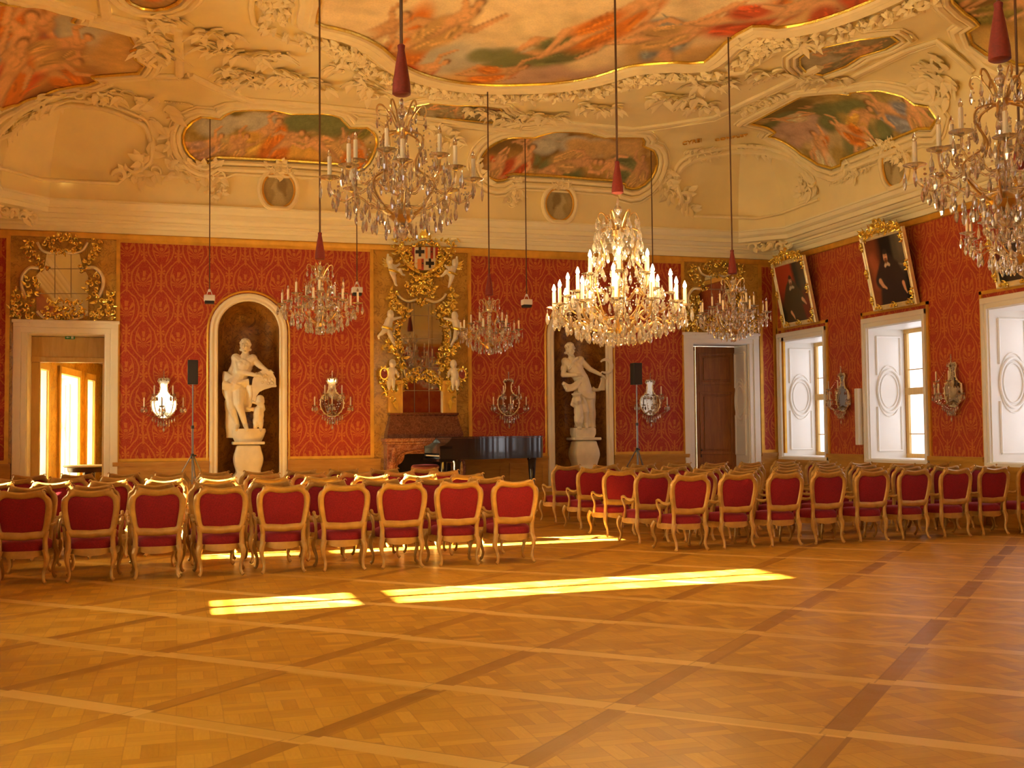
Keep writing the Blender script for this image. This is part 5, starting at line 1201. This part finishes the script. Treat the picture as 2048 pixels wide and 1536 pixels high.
def figure(cv, rd, c, s, a, sd, dr):
    d = np.array([cos(a), sin(a)]); q = np.array([-d[1], d[0]])*sd; skn = np.array(SKIN)*rd.uniform(.85, 1.15); dr2 = dr*.5
    def folds(e, ru, rv, ro, n=5):
        cv.ell(e[0], e[1], ru, rv, dr*rd.uniform(.75, .95), .3, ro)
        for m in range(n):
            o = rd.uniform(-.7, .7); x0 = e+np.array([cos(ro), sin(ro)])*ru*rd.uniform(-.8, -.1)+np.array([-sin(ro), cos(ro)])*rv*o; x1 = x0+np.array([cos(ro+o*.5), sin(ro+o*.5)])*ru*rd.uniform(.6, 1.1)
            cv.cap(x0, x1, rv*.13, rv*.03, dr2 if m % 2 else np.minimum(dr*1.45, 1), .6, .8)
    hip = c-d*s*.9; kn = hip-d*s*.75+q*s*.5; ft = kn-d*s*.8-q*s*.55; kn2 = hip-d*s*.9-q*s*.15; ft2 = kn2-d*s*.85+q*s*.1; hd = c+d*s*.98+q*s*.2; sh = c+d*s*.45; el = sh+q*s*.75+d*s*.25; ha = el+d*s*.65+q*s*.25; el2 = sh-q*s*.7-d*s*.2; ha2 = el2-d*s*.5-q*s*.2
    folds(c-d*s*.9-q*s*.5, s*.95, s*.5, a, 7); folds(c-q*s*.55, s*.8, s*.35, a+.5, 5)
    for A, Bb, ra, rb in ((sh, el2, .14, .10), (el2, ha2, .10, .06), (c+d*s*.42, c-d*s*.1, .33, .26), (c-d*s*.1, hip, .26, .32), (hip, kn2, .24, .16), (kn2, ft2, .15, .08), (hip, kn, .24, .17), (kn, ft, .16, .07), (sh+d*s*.2, hd, .09, .09), (sh, el, .14, .10), (el, ha, .10, .06)):
        cv.cap(A-q*s*.04, Bb-q*s*.04, ra*s*1.1, rb*s*1.1, skn*.6, .25); cv.cap(A, Bb, ra*s*.92, rb*s*.9, skn, .3)
    cv.ell(hd[0]+.03*s, hd[1]+.07*s, .21*s, .2*s, (.20, .09, .03), .3); cv.ell(hd[0], hd[1], .15*s, .18*s, skn, .3)
    folds(hip+q*s*.1, s*.7, s*.32, a+rd.uniform(-.4, .4), 7)
def paint_scene(cv, w, h, seed, pal, nfig, sky, big=False, extra=None, T=None):
    """generic baroque-style allegory: clouds, drapery and reclining figures"""
    rd = random.Random(seed); ny, nx = cv.U.shape; n1 = fbm(ny, nx, 3, seed); n2 = fbm(ny, nx, 6, seed+9); n3 = fbm(ny, nx, 14, seed+21, 3)
    cv.c[:] = np.array(sky[0])*(1-n1[..., None])+np.array(sky[1])*n1[..., None]
    cv.blend(np.clip((n2-.5)*5, 0, 1)*.8, sky[2]); cv.blend(np.clip((.42-n2)*5, 0, 1)*.7, sky[3])
    s0, s1 = (.36, .58) if big else (.20, .33)
    if w*h < 1.5: s0, s1 = .12, .2
    for k in range(int(nfig*1.2)):     # banks of cloud or foliage
        u, v = rd.uniform(0, w), rd.uniform(0, h); col = np.array(rd.choice(sky)); r = rd.uniform(.8, 1.6)*s1
        for m in range(7):
            e = rd.uniform(-1.6, 1.6)*r, rd.uniform(-.4, .4)*r; q = r*rd.uniform(.35, .75)
            cv.ell(u+e[0], v+e[1]-.12*q, q*1.25, q, col*.72, .35, 0, .55); cv.ell(u+e[0], v+e[1], q*1.2, q*.9, np.minimum(col*rd.uniform(.95, 1.2), 1), .4, 0, .7)
    for k in range(nfig):
        figure(cv, rd, np.array([rd.uniform(.05, .95)*w, rd.uniform(.12, .88)*h]), rd.uniform(s0, s1), rd.uniform(.1, .9)+(0 if rd.random() < .5 else pi/2), rd.choice([-1, 1]), np.array(rd.choice(pal)))
    if extra:
        for e in extra:
            c = T(*e[1])
            if e[0] == 'cloud':
                for m in range(9): o = np.array([rd.uniform(-1.3, 1.3)*e[2], rd.uniform(-.45, .45)*e[2]]); q = e[2]*rd.uniform(.3, .6); cv.ell(c[0]+o[0], c[1]+o[1]-.12*q, q*1.3, q, np.array(e[3])*.72, .3, 0, .6); cv.ell(c[0]+o[0], c[1]+o[1], q*1.25, q*.9, np.minimum(np.array(e[3])*rd.uniform(.95, 1.12), 1), .35, 0, .85)
            else: figure(cv, rd, c, e[2], e[4], e[5] if len(e) > 5 else 1, np.array(e[3]))
    n4 = fbm(ny, nx, 40, seed+50, 2); cv.c *= (.86+.28*n4)[..., None]
    cv.c *= (.82+.36*n3)[..., None]
def fresco(label, px, kind, res, seed, pal, sky, nfig, frame=(.035, .05), relief=True, name='ceiling_fresco', sm=2, big=False, extra=None):
    pw = [p2(kind, hit(*q)) for q in px]; P = [np.array(q) for q in pw]
    if sm: P = [np.array(q[:2]) for q in catmull([(*q, 0) for q in P], sm, True)]
    c3d = p3(kind, np.mean(np.array(P), 0), 0); t = thing(name, label, 'ceiling painting' if name == 'ceiling_fresco' else 'medallion', tuple(c3d))
    A = np.array(P); lo, hi = A.min(0)-.02, A.max(0)+.02; nx, ny = [max(4, int(k)) for k in (hi-lo)/res]
    X, Y = np.meshgrid(np.linspace(lo[0], hi[0], nx), np.linspace(lo[1], hi[1], ny)); mk = inside(P, X, Y); U, V = X-lo[0], Y-lo[1]; w, h = hi-lo
    an = 2.2 if kind == 'flat' else 1; cv = Canvas(U, V if kind != 'flat' else (h-V)/an, (0, 0, 0)); TT = lambda x, y: (lambda q: np.array([q[0]-lo[0], q[1]-lo[1]]) if kind != 'flat' else np.array([q[0]-lo[0], (h-(q[1]-lo[1]))/an]))(p2(kind, hit(x, y))); paint_scene(cv, w, h/an, seed, pal, nfig, sky, big, extra, TT)
    idx = -np.ones(X.shape, int); ext = mk.copy()
    for sy in (-1, 0, 1):
        for sx in (-1, 0, 1): ext |= np.roll(np.roll(mk, sy, 0), sx, 1)
    ys, xs = np.nonzero(ext); vs = []
    for k, (j, i) in enumerate(zip(ys, xs)): idx[j, i] = k; vs.append(p3(kind, (X[j, i], Y[j, i]), .012)-c3d)
    fs = []
    for j, i in zip(ys, xs):
        if j+1 < ny and i+1 < nx and idx[j, i+1] >= 0 and idx[j+1, i] >= 0 and idx[j+1, i+1] >= 0 and (mk[j, i] or mk[j+1, i+1] or mk[j, i+1]): fs.append((idx[j, i], idx[j, i+1], idx[j+1, i+1], idx[j+1, i]))
    g = MB(); g.add(vs, fs); o = g.build('painted_field', M['fresco'], t, recalc=False); setpaint(o, cv.c[ys, xs])
    R = resample(P, .12); g = MB(); g.tube([p3(kind, q, .03)-c3d for q in R], frame[0], 6, True); g.build('gilded_edge', M['gilt'], t)
    if relief:
        g = MB()
        for d_, r_, l_ in ((.09, frame[1], .03), (.20, frame[1]*1.25, .03), (.29, frame[1]*.5, .02)): g.tube([p3(kind, q, l_)-c3d for q in resample(offs(R, d_), .15)], r_, 8, True)
        g.build('stucco_moulding', M['relief'], t)
    return t, P
ORG_, RED_, BLU_, GRN_, TAN_ = (.80, .24, .03), (.66, .11, .03), (.26, .30, .28), (.26, .23, .05), (.72, .46, .15)
sky_w = [(.70, .40, .12), (.84, .55, .22), (.90, .66, .32), (.52, .44, .28)]
sky_d = [(.36, .20, .04), (.50, .29, .07), (.60, .40, .12), (.20, .11, .02)]
sky_g = [(.36, .25, .06), (.54, .39, .12), (.66, .50, .23), (.22, .16, .03)]
cA = [(640, -260), (636, -60), (640, 0), (632, 40), (668, 52), (700, 60), (735, 74), (765, 92), (785, 110), (805, 125), (840, 142), (880, 154), (930, 163), (990, 167), (1050, 166), (1110, 163), (1160, 156), (1200, 147), (1250, 131), (1290, 125), (1350, 121), (1409, 120), (1450, 82), (1505, 48), (1553, 51), (1600, 45), (1656, 30), (1735, 0), (1820, -45), (1900, -120), (1900, -260)]
tA, PA = fresco('huge central ceiling painting of orange clouds and robed figures above the chandeliers', cA, 'flat', .045, 11, [ORG_, ORG_, RED_, TAN_, (.34, .30, .12)], sky_w, 7, (.03, .09), sm=2, big=True, extra=[('cloud', (960, 100), .8, (.58, .55, .42)), ('cloud', (720, 40), .7, (.93, .74, .42)), ('cloud', (1030, 50), .8, (.93, .74, .42)), ('cloud', (1120, 135), .6, (.62, .40, .28)), ('cloud', (1270, 105), .75, (.93, .74, .42)), ('cloud', (1400, 85), .8, (.70, .44, .16)), ('cloud', (1150, 20), .8, (.93, .74, .42)), ('cloud', (1330, 30), .8, (.93, .74, .42)), ('cloud', (880, 15), .7, (.93, .74, .42)), ('fig', (862, 75), .62, (.86, .26, .03), 1.2, -1), ('fig', (905, 40), .4, (.70, .44, .16), .8), ('fig', (845, 135), .35, (.70, .12, .03), .3), ('fig', (760, 60), .4, (.93, .74, .42), .7), ('fig', (1185, 72), .5, (.20, .22, .08), .5), ('fig', (1290, 70), .45, (.30, .34, .34), 2.6), ('fig', (1380, 55), .4, (.70, .44, .16), .4), ('fig', (1560, 20), .45, (.70, .12, .03), .3), ('fig', (1270, 12), .5, (.86, .26, .03), 1.0), ('cloud', (1000, 125), .35, (.20, .22, .08)), ('fig', (1010, 140), .3, (.86, .26, .03), .2), ('fig', (1640, 5), .45, (.70, .12, .03), 2.7)])
cB = [(0, 5), (41, 9), (80, 10), (113, 19), (155, 29), (144, 39), (191, 48), (256, 65), (263, 79), (280, 92), (262, 99), (270, 114), (289, 126), (277, 143), (184, 150), (196, 159), (178, 166), (133, 172), (79, 191), (31, 208), (0, 217), (-90, 232), (-90, 0)]
fresco('red brown ceiling painting with jagged gilt edge in the corner above the open doorway', cB, 'flat', .035, 23, [RED_, ORG_, RED_, (.22, .20, .16)], [(.52, .23, .06), (.66, .36, .12), (.56, .42, .22), (.40, .14, .03)], 4, (.03, .06), sm=1, big=True, extra=[('cloud', (180, 80), .7, (.58, .55, .42)), ('cloud', (230, 110), .6, (.70, .44, .16)), ('fig', (60, 60), .5, (.30, .34, .34), .5), ('fig', (30, 100), .55, (.70, .12, .03), .7), ('fig', (90, 130), .5, (.70, .12, .03), .3, -1), ('fig', (130, 85), .4, (.70, .44, .16), .2), ('fig', (10, 160), .5, (.86, .26, .03), .6)])
cC = [(403, 232), (441, 236), (468, 219), (547, 217), (581, 225), (644, 224), (679, 231), (699, 253), (733, 253), (752, 273), (750, 297), (737, 325), (716, 340), (690, 336), (672, 327), (437, 314), (420, 325), (403, 325), (379, 309), (367, 284), (372, 256)]
fresco('cove painting with golden draped figures above the first niche', cC, 'far', .028, 31, [ORG_, TAN_, GRN_], sky_g, 3, (.03, .05), sm=2, extra=[('cloud', (640, 245), .5, (.20, .22, .08)), ('cloud', (480, 240), .4, (.58, .55, .42)), ('cloud', (560, 315), .5, (.86, .50, .10)), ('fig', (530, 262), .36, (.86, .50, .10), .6), ('fig', (575, 285), .34, (.86, .26, .03), .9, -1), ('fig', (470, 290), .28, (.70, .44, .16), .5), ('fig', (640, 295), .32, (.70, .44, .16), 2.4), ('fig', (705, 300), .32, (.86, .26, .03), 1.4), ('fig', (420, 285), .25, (.62, .40, .28), .4)])
cD = [(1024, 273), (1068, 273), (1109, 261), (1178, 263), (1208, 273), (1283, 272), (1286, 290), (1306, 300), (1313, 325), (1302, 355), (1275, 376), (1250, 374), (1229, 361), (1026, 347), (1018, 356), (993, 361), (971, 349), (962, 325), (972, 301), (993, 284)]
fresco('cove painting with reclining figures above the second niche and lit chandelier', cD, 'far', .028, 44, [RED_, TAN_, GRN_, TAN_], sky_d, 3, (.03, .05), sm=2, extra=[('cloud', (1140, 285), .5, (.58, .55, .42)), ('cloud', (1200, 300), .45, (.70, .44, .16)), ('cloud', (1100, 335), .4, (.20, .22, .08)), ('fig', (1040, 318), .36, (.70, .12, .03), .7), ('fig', (1095, 345), .26, (.70, .44, .16), .2), ('fig', (1160, 325), .34, (.70, .44, .16), .3, -1), ('fig', (1230, 335), .36, (.20, .22, .08), 2.7), ('fig', (1275, 340), .30, (.70, .44, .16), 1.2), ('fig', (990, 330), .26, (.70, .44, .16), .5)])
cE = [(1498, 244), (1604, 188), (1700, 186), (1703, 181), (1758, 178), (1809, 191), (1832, 208), (1861, 213), (1876, 236), (1864, 256), (1840, 256), (1685, 318), (1684, 329), (1666, 336), (1638, 328), (1604, 307), (1539, 270), (1551, 262)]
fresco('cove painting with blue and violet drapery above the portraits', cE, 'right', .032, 52, [(.30, .30, .36), ORG_, GRN_, (.42, .24, .18), GRN_], sky_g, 3, (.03, .05), sm=1, extra=[('cloud', (1560, 240), .5, (.20, .22, .08)), ('cloud', (1600, 258), .5, (.62, .40, .28)), ('cloud', (1680, 215), .5, (.20, .22, .08)), ('cloud', (1740, 270), .45, (.20, .22, .08)), ('fig', (1775, 215), .40, (.36, .38, .44), .5), ('fig', (1730, 240), .36, (.86, .50, .10), 2.5), ('fig', (1648, 300), .40, (.93, .74, .42), 1.5), ('fig', (1690, 255), .30, (.86, .26, .03), .6), ('fig', (1835, 230), .32, (.70, .44, .16), 1.2), ('fig', (1570, 235), .28, (.93, .74, .42), .4)])
cF = [(1890, -60), (1905, 0), (1930, 24), (1958, 46), (1936, 60), (1945, 85), (1975, 106), (2040, 128), (2120, 140), (2120, -60)]
fresco('dark ceiling painting fragment behind the nearest chandelier tassel', cF, 'flat', .05, 61, [GRN_, RED_], sky_d, 6, (.03, .06), sm=1)
cG = [(308+66*cos(2*pi*k/16), -30+46*sin(2*pi*k/16)) for k in range(16)]
fresco('oval ceiling painting cut by the top edge beside the corner painting', cG, 'flat', .04, 71, [ORG_, RED_], [(.36, .17, .04), (.44, .25, .08), (.5, .33, .14), (.26, .12, .03)], 3, (.03, .05), sm=1)
gri = [(.36, .30, .15), (.48, .41, .24), (.55, .48, .30), (.27, .22, .10)]
fresco('grey green panel below the wreath in the ceiling middle', [(824, 210), (860, 203), (905, 207), (955, 208), (1000, 213), (1005, 222), (1024, 231), (1028, 240), (1000, 244), (940, 239), (840, 230)], 'flat', .035, 81, [(.40, .34, .18), (.30, .25, .12)], gri, 5, (.02, .03), sm=1)
fresco('grey green ceiling panel above the blue draped cove painting', [(1600, 112), (1625, 96), (1660, 88), (1720, 75), (1780, 68), (1796, 80), (1770, 95), (1720, 110), (1690, 130), (1645, 147), (1612, 141), (1600, 128)], 'flat', .035, 82, [(.40, .34, .18), (.30, .25, .12)], gri, 5, (.02, .03), sm=1)
# relief medallions with a profile head
def medal(label, px, kind, r, flip):
    c = p2(kind, hit(*px))
    def mono(cv, w, h):
        n = fbm(*cv.U.shape, 5, 3); cv.c[:] = np.array((.40, .31, .13))*(.8+.4*n)[..., None]; F = (lambda u: w-u) if flip else (lambda u: u); lt_, dk = (.54, .44, .22), (.27, .19, .07)
        cv.cap((F(w*.5), h*.12), (F(w*.5), h*.34), w*.24, w*.12, lt_, .2); cv.ell(F(w*.48), h*.58, w*.17, h*.2, lt_, .15); cv.ell(F(w*.60), h*.64, w*.16, h*.2, dk, .25); cv.cap((F(w*.32), h*.58), (F(w*.28), h*.53), w*.05, w*.03, lt_); cv.cap((F(w*.66), h*.5), (F(w*.72), h*.35), w*.06, w*.03, dk)
    t = thing('relief_medallion', label, 'medallion', tuple(p3(kind, c, 0))); o3 = p3(kind, c, 0); n = 28; P = [np.array(c)+r*np.array([cos(2*pi*k/n), sin(2*pi*k/n)]) for k in range(n)]
    g = MB(); m = 30; rows = []; us = []; vsn = []
    for j in range(m+1):
        rr = r*j/m; rows.append([p3(kind, np.array(c)+rr*np.array([cos(2*pi*k/40), sin(2*pi*k/40)]), .02)-o3 for k in range(40)])
        us += [r+rr*cos(2*pi*k/40) for k in range(40)]; vsn += [r+rr*sin(2*pi*k/40) for k in range(40)]
    g.grid(rows, False, True); o = g.build('painted_field', M['fresco'], t, recalc=False); res = 90; X, Y = np.meshgrid(np.linspace(0, 2*r, res), np.linspace(0, 2*r, res)); cv = Canvas(X, Y, (0, 0, 0)); mono(cv, 2*r, 2*r)
    ix = np.clip((np.array(us)/(2*r)*(res-1)).astype(int), 0, res-1); iy = np.clip((np.array(vsn)/(2*r)*(res-1)).astype(int), 0, res-1); setpaint(o, cv.c[iy, ix])
    g = MB(); g.tube([p3(kind, q, .04)-o3 for q in P], .022, 6, True); g.build('gilded_edge', M['gilt_dull'], t)
    g = MB(); g.tube([p3(kind, q, .04)-o3 for q in offs(P, .06)], .05, 8, True); top = p3(kind, np.array(c)+np.array([0, r+.06]), .05)-o3; nn = cnorm(p3(kind, c, 0)) if kind == 'flat' else nv(p3(kind, c, 1)-p3(kind, c, 0)); sx = np.array([1., 0, 0]) if kind == 'far' else np.array([0, 1., 0])
    flourish(g, [top-sx*.22, top+np.cross(nn, sx)*.0, top+sx*.22], nn, .12, 5, dens=2); g.build('stucco_surround', M['relief'], t)
medal('round painted medallion with a profile bust below the golden cove painting', (557, 380), 'far', .31, False)
medal('round painted medallion with a profile bust beside the lit chandelier top', (1118, 408), 'far', .31, True)
medal('round painted medallion on the window wall cove beside the nearest chandelier', (1792, 332), 'right', .33, False)
# ---------------------------------------------------------------- stucco relief fixed to the ceiling
def px_path(pts, lift=.02, n=5, smooth=True):
    W = [hit(*p) for p in pts]; W = catmull(W, n) if smooth else W
    return [np.array([p[0], p[1], min(p[2], ceilz(p[0], p[1]))])+cnorm(p)*lift for p in W]
mould = MB(); mtube = lambda pts, r, lift=.02, smooth=True, fl=.7: mould.tube(px_path(pts, lift, 5, smooth), r, 8, flat=fl)
# arches over the coved corners
for pts in ([(-60, 292), (0, 273), (34, 246), (85, 222), (143, 208), (205, 215), (253, 232), (287, 249), (301, 280), (302, 318), (285, 338)], [(1362, 400), (1353, 375), (1352, 355), (1365, 331), (1399, 314), (1468, 301), (1539, 304), (1580, 318), (1612, 342), (1632, 366)]):
    mtube(pts, .075); mtube([(x+(4 if x < 700 else -4), y-10) for x, y in pts], .045)
for pts in ([(-60, 320), (20, 342), (82, 359), (236, 367), (262, 345)], [(1368, 424), (1385, 432), (1512, 437), (1560, 428), (1640, 398)], [(300, 352), (450, 356), (470, 348), (660, 358)], [(905, 372), (1020, 378), (1060, 370), (1220, 384)]): mtube(pts, .05, smooth=False)
for pts in ([(212, 30), (355, 58), (359, 149), (379, 147)], [(379, 147), (427, 171), (495, 197), (600, 205), (764, 222), (1037, 260), (1044, 246), (1095, 241), (1263, 256), (1330, 248), (1430, 232), (1567, 167), (1640, 130)], [(1690, 160), (1813, 99), (1874, 79), (1946, 140)], [(205, -20), (212, 30), (191, 34)], [(312, 150), (357, 150)], [(700, 350), (760, 350), (810, 330)]):
    mtube(pts, .085, .02, False, .6); mtube([(x, y+7) for x, y in pts], .03, .03, False)
# framing band round the big painting
for d_, r_ in ((.34, .05), (.95, .045)): mould.tube([p3('flat', q, .03) for q in resample(offs(resample(PA, .3), d_), .2)], r_, 8, True)
mould.build('stucco_moulding', M['relief'], ceiling)
rd = random.Random(4); g = MB(); dn = np.array([0, 0, -1.])
R = resample(PA, .07)
for q in offs(R, .62):
    for k in range(5):
        s = q+np.array([rd.uniform(-.2, .2), rd.uniform(-.2, .2)])
        if wdist(*s) < D0+RC-.25: continue
        p = p3('flat', s, .01); n_ = cnorm(p); a = rd.uniform(0, 2*pi); L = rd.uniform(.09, .16); leaf(g, p, np.array([cos(a), sin(a), 0]), n_, L*1.1, L*.34, .055)
tag(g.build('stucco_leaf_wreath', M['relief'], ceiling, ang=60), kind='stuff')
g = MB()
def CF(pts, size, seed, **k):
    P = px_path(pts, .015, 3); m = P[len(P)//2]; flourish(g, P, cnorm(m), size, seed, **k)
for i, (pts, size) in enumerate([([(385, 55), (425, 68), (470, 60)], .26), ([(400, 80), (440, 100), (470, 96)], .24), ([(480, 112), (520, 108), (560, 112)], .30), ([(440, 128), (480, 145), (520, 152)], .24), ([(540, 138), (590, 150), (640, 170)], .26), ([(430, 158), (480, 160), (520, 168)], .24), ([(560, 165), (610, 170), (660, 172)], .24), ([(700, 150), (740, 170), (760, 190)], .26), ([(660, 120), (700, 140)], .24),
        ([(265, 215), (297, 225), (330, 210)], .34), ([(150, 195), (200, 185), (250, 190)], .22), ([(60, 205), (120, 198)], .22), ([(300, 60), (310, 85), (300, 110)], .26), ([(280, 100), (320, 105), (345, 118)], .24), ([(290, 25), (340, 40), (370, 45)], .24), ([(325, 270), (345, 278), (355, 268)], .22), ([(10, 262), (40, 240), (75, 225)], .22), ([(285, 300), (300, 330), (270, 345)], .26), ([(330, 335), (380, 345), (440, 345)], .22), ([(440, 362), (430, 380), (420, 395)], .16), ([(845, 250), (880, 265), (905, 290)], .26), ([(920, 215), (980, 222), (1030, 240)], .22), ([(1040, 222), (1090, 232), (1140, 228)], .24), ([(1150, 205), (1200, 215), (1240, 210)], .24), ([(1300, 185), (1340, 195), (1400, 190)], .28), ([(1370, 170), (1430, 165), (1470, 160)], .26), ([(1360, 215), (1400, 212), (1440, 205)], .22), ([(1500, 140), (1540, 150), (1570, 140)], .26), ([(1366, 312), (1400, 306), (1440, 302)], .15), ([(1470, 296), (1505, 298), (1540, 304)], .16), ([(1470, 226), (1510, 206), (1560, 184)], .14), ([(1360, 390), (1375, 405), (1365, 420)], .24), ([(1596, 360), (1612, 375), (1632, 372)], .24), ([(1655, 362), (1690, 350), (1740, 328)], .10), ([(1700, 345), (1715, 350)], .18), ([(1830, 135), (1870, 150), (1900, 140)], .30), ([(1850, 170), (1880, 172), (1910, 185)], .26), ([(930, 330), (950, 350), (960, 372)], .22), ([(1010, 372), (1040, 378)], .18), ([(1025, 390), (1018, 410)], .14), ([(1320, 340), (1330, 365), (1345, 385)], .22), ([(1580, 95), (1600, 85), (1640, 78)], .24), ([(1600, 150), (1650, 160), (1690, 150)], .20), ([(1745, 300), (1775, 300), (1815, 322)], .16), ([(540, 350), (557, 342), (575, 350)], .16), ([(270, 390-50), (250, 355)], .2)]):
    CF(pts, size*1.2, 200+i, dens=1.6, wide=1.2, r=size*.12, leaves=3)
tag(g.build('stucco_foliage', M['relief'], ceiling, ang=60), kind='stuff')
for p, r, tn in [((272, 328), .20, 1), ((1368, 398), .18, -1), ((1604, 369), .17, 1), ((240, 352), .14, -1)]:
    q = on_ceil(*p, .02); n_ = cnorm(q); e1 = nv(np.cross(n_, [0, 0, 1.])); e2 = np.cross(n_, e1); g = MB(); curl(g, q, e1, e2, n_, r*2, tn, .055, 0, .9); g.build('stucco_volute', M['relief'], ceiling)
# raised inscription on the cove
def carve(txt, a, b, size):
    A, B = on_ceil(*a, .05), on_ceil(*b, .05); n_ = cnorm((A+B)/2); x = nv(B-A); y = nv(np.cross(n_, x)); x = np.cross(y, n_)
    cu = bpy.data.curves.new('inscription', 'FONT'); cu.body = txt; cu.size = size; cu.extrude = .012; cu.materials.append(M['gilt_dull']); o = bpy.data.objects.new('raised_inscription', cu); C.objects.link(o)
    o.matrix_world = Matrix(((x[0], y[0], n_[0], A[0]), (x[1], y[1], n_[1], A[1]), (x[2], y[2], n_[2], A[2]), (0, 0, 0, 1))); o.parent = ceiling
carve('CYREI', (1363, 287), (1393, 281), .16); carve('COMPLET', (1429, 278), (1475, 270), .16)
g = MB(); P = px_path([(330, 202), (350, 204), (370, 206), (385, 210)], .02, 6)
for i, p in enumerate(P): n_ = cnorm(p); g.ell(p, (.02, .06, .02), 6, 4)
g.build('stucco_bead_row', M['relief'], ceiling)
# carved white volutes hanging over the cornice corners
for cx, sg in ((12.75, 1), (-3.05, -1)):
    g = MB(); n_ = nv([-sg, -1, 0]); s_ = nv([1, -sg, 0]); c = np.array([cx-.10*sg, YF-.62, 5.80])
    flourish(g, [c-s_*.55, c-s_*.2+np.array([0, 0, .05]), c+s_*.2, c+s_*.55+np.array([0, 0, .05])], n_, .22, 61, dens=1.8); g.build('stucco_corner_crest', M['relief'], ceiling, ang=60)
# ================================================================ LIGHT
w = bpy.data.worlds.new('sky'); sc.world = w; w.use_nodes = True; bg = w.node_tree.nodes['Background']
SKY = 26.0
tc_, sx_, sy_, sz_ = coords(w.node_tree, 'Generated')     # brighter warm sky on the sun's side, cooler and dimmer opposite
w.node_tree.links.new(ramp(w.node_tree, sx_*.5+.5, [(.25, (1.0, .92, .58)), (.44, (.85, .78, .52)), (.53, (.075, .073, .077)), (.9, (.075, .073, .077))]), bg.inputs[0]); bg.inputs[1].default_value = SKY
sl_ = bpy.data.lights.new('sun', 'SUN'); so = bpy.data.objects.new('sun', sl_); C.objects.link(so)
sl_.energy = 150; sl_.angle = radians(.55); sl_.color = (1, .90, .58)
d = Vector((1, .07, -.360)).normalized(); so.rotation_euler = d.to_track_quat('-Z', 'Y').to_euler(); so.location = (-8, 11, 8)
def portal(x, y, z, dx, dy, wd, ht):
    l = bpy.data.lights.new('window_daylight', 'AREA'); l.shape = 'RECTANGLE'; l.size = wd; l.size_y = ht; l.cycles.is_portal = True; o = bpy.data.objects.new('window_daylight', l); C.objects.link(o)
    o.location = (x, y, z); o.rotation_euler = Vector((dx, dy, 0)).to_track_quat('-Z', 'Y').to_euler()
for c in YC_R: portal(XR+.95, c, (ZR[0]+ZR[1])/2, -1, 0, WR*2, ZR[1]-ZR[0])
for c in YC_L: portal(XL-.75, c, (ZL[0]+ZL[1])/2, 1, 0, WL*2, ZL[1]-ZL[0])
for a, b, z0, z1 in XB: portal((a+b)/2, YB-.63, (z0+z1)/2, 0, 1, b-a, z1-z0)
for a, b in bays:
    p = RA @ Vector((-.48, (a+b)/2, 1.82)); dd_ = RA.to_3x3() @ Vector((1, 0, 0)); portal(p[0], p[1], p[2], dd_[0], dd_[1], b-a, 2.4)
# point lights round the lit chandelier in view
def lamp(x, y, z, e, r=.5):
    l = bpy.data.lights.new('chandelier_light', 'POINT'); l.energy = e; l.shadow_soft_size = r; l.color = (1.0, .62, .26); o = bpy.data.objects.new('chandelier_light', l); C.objects.link(o); o.location = (x, y, z)
for q in range(6): lamp(xl+.95*cos(q*pi/3), 12.1+.95*sin(q*pi/3), zl+.75, 34, .08)
sc.view_settings.view_transform = 'Standard'; sc.view_settings.look = 'None'; sc.view_settings.gamma = 1; sc.view_settings.exposure = 0.46; sc.view_settings.use_curve_mapping = False
cy_ = sc.cycles; cy_.max_bounces = 10; cy_.diffuse_bounces = 5; cy_.glossy_bounces = 5; cy_.transmission_bounces = 8; cy_.transparent_max_bounces = 12
cy_.caustics_reflective = False; cy_.caustics_refractive = False; cy_.sample_clamp_indirect = 8; cy_.use_denoising = True
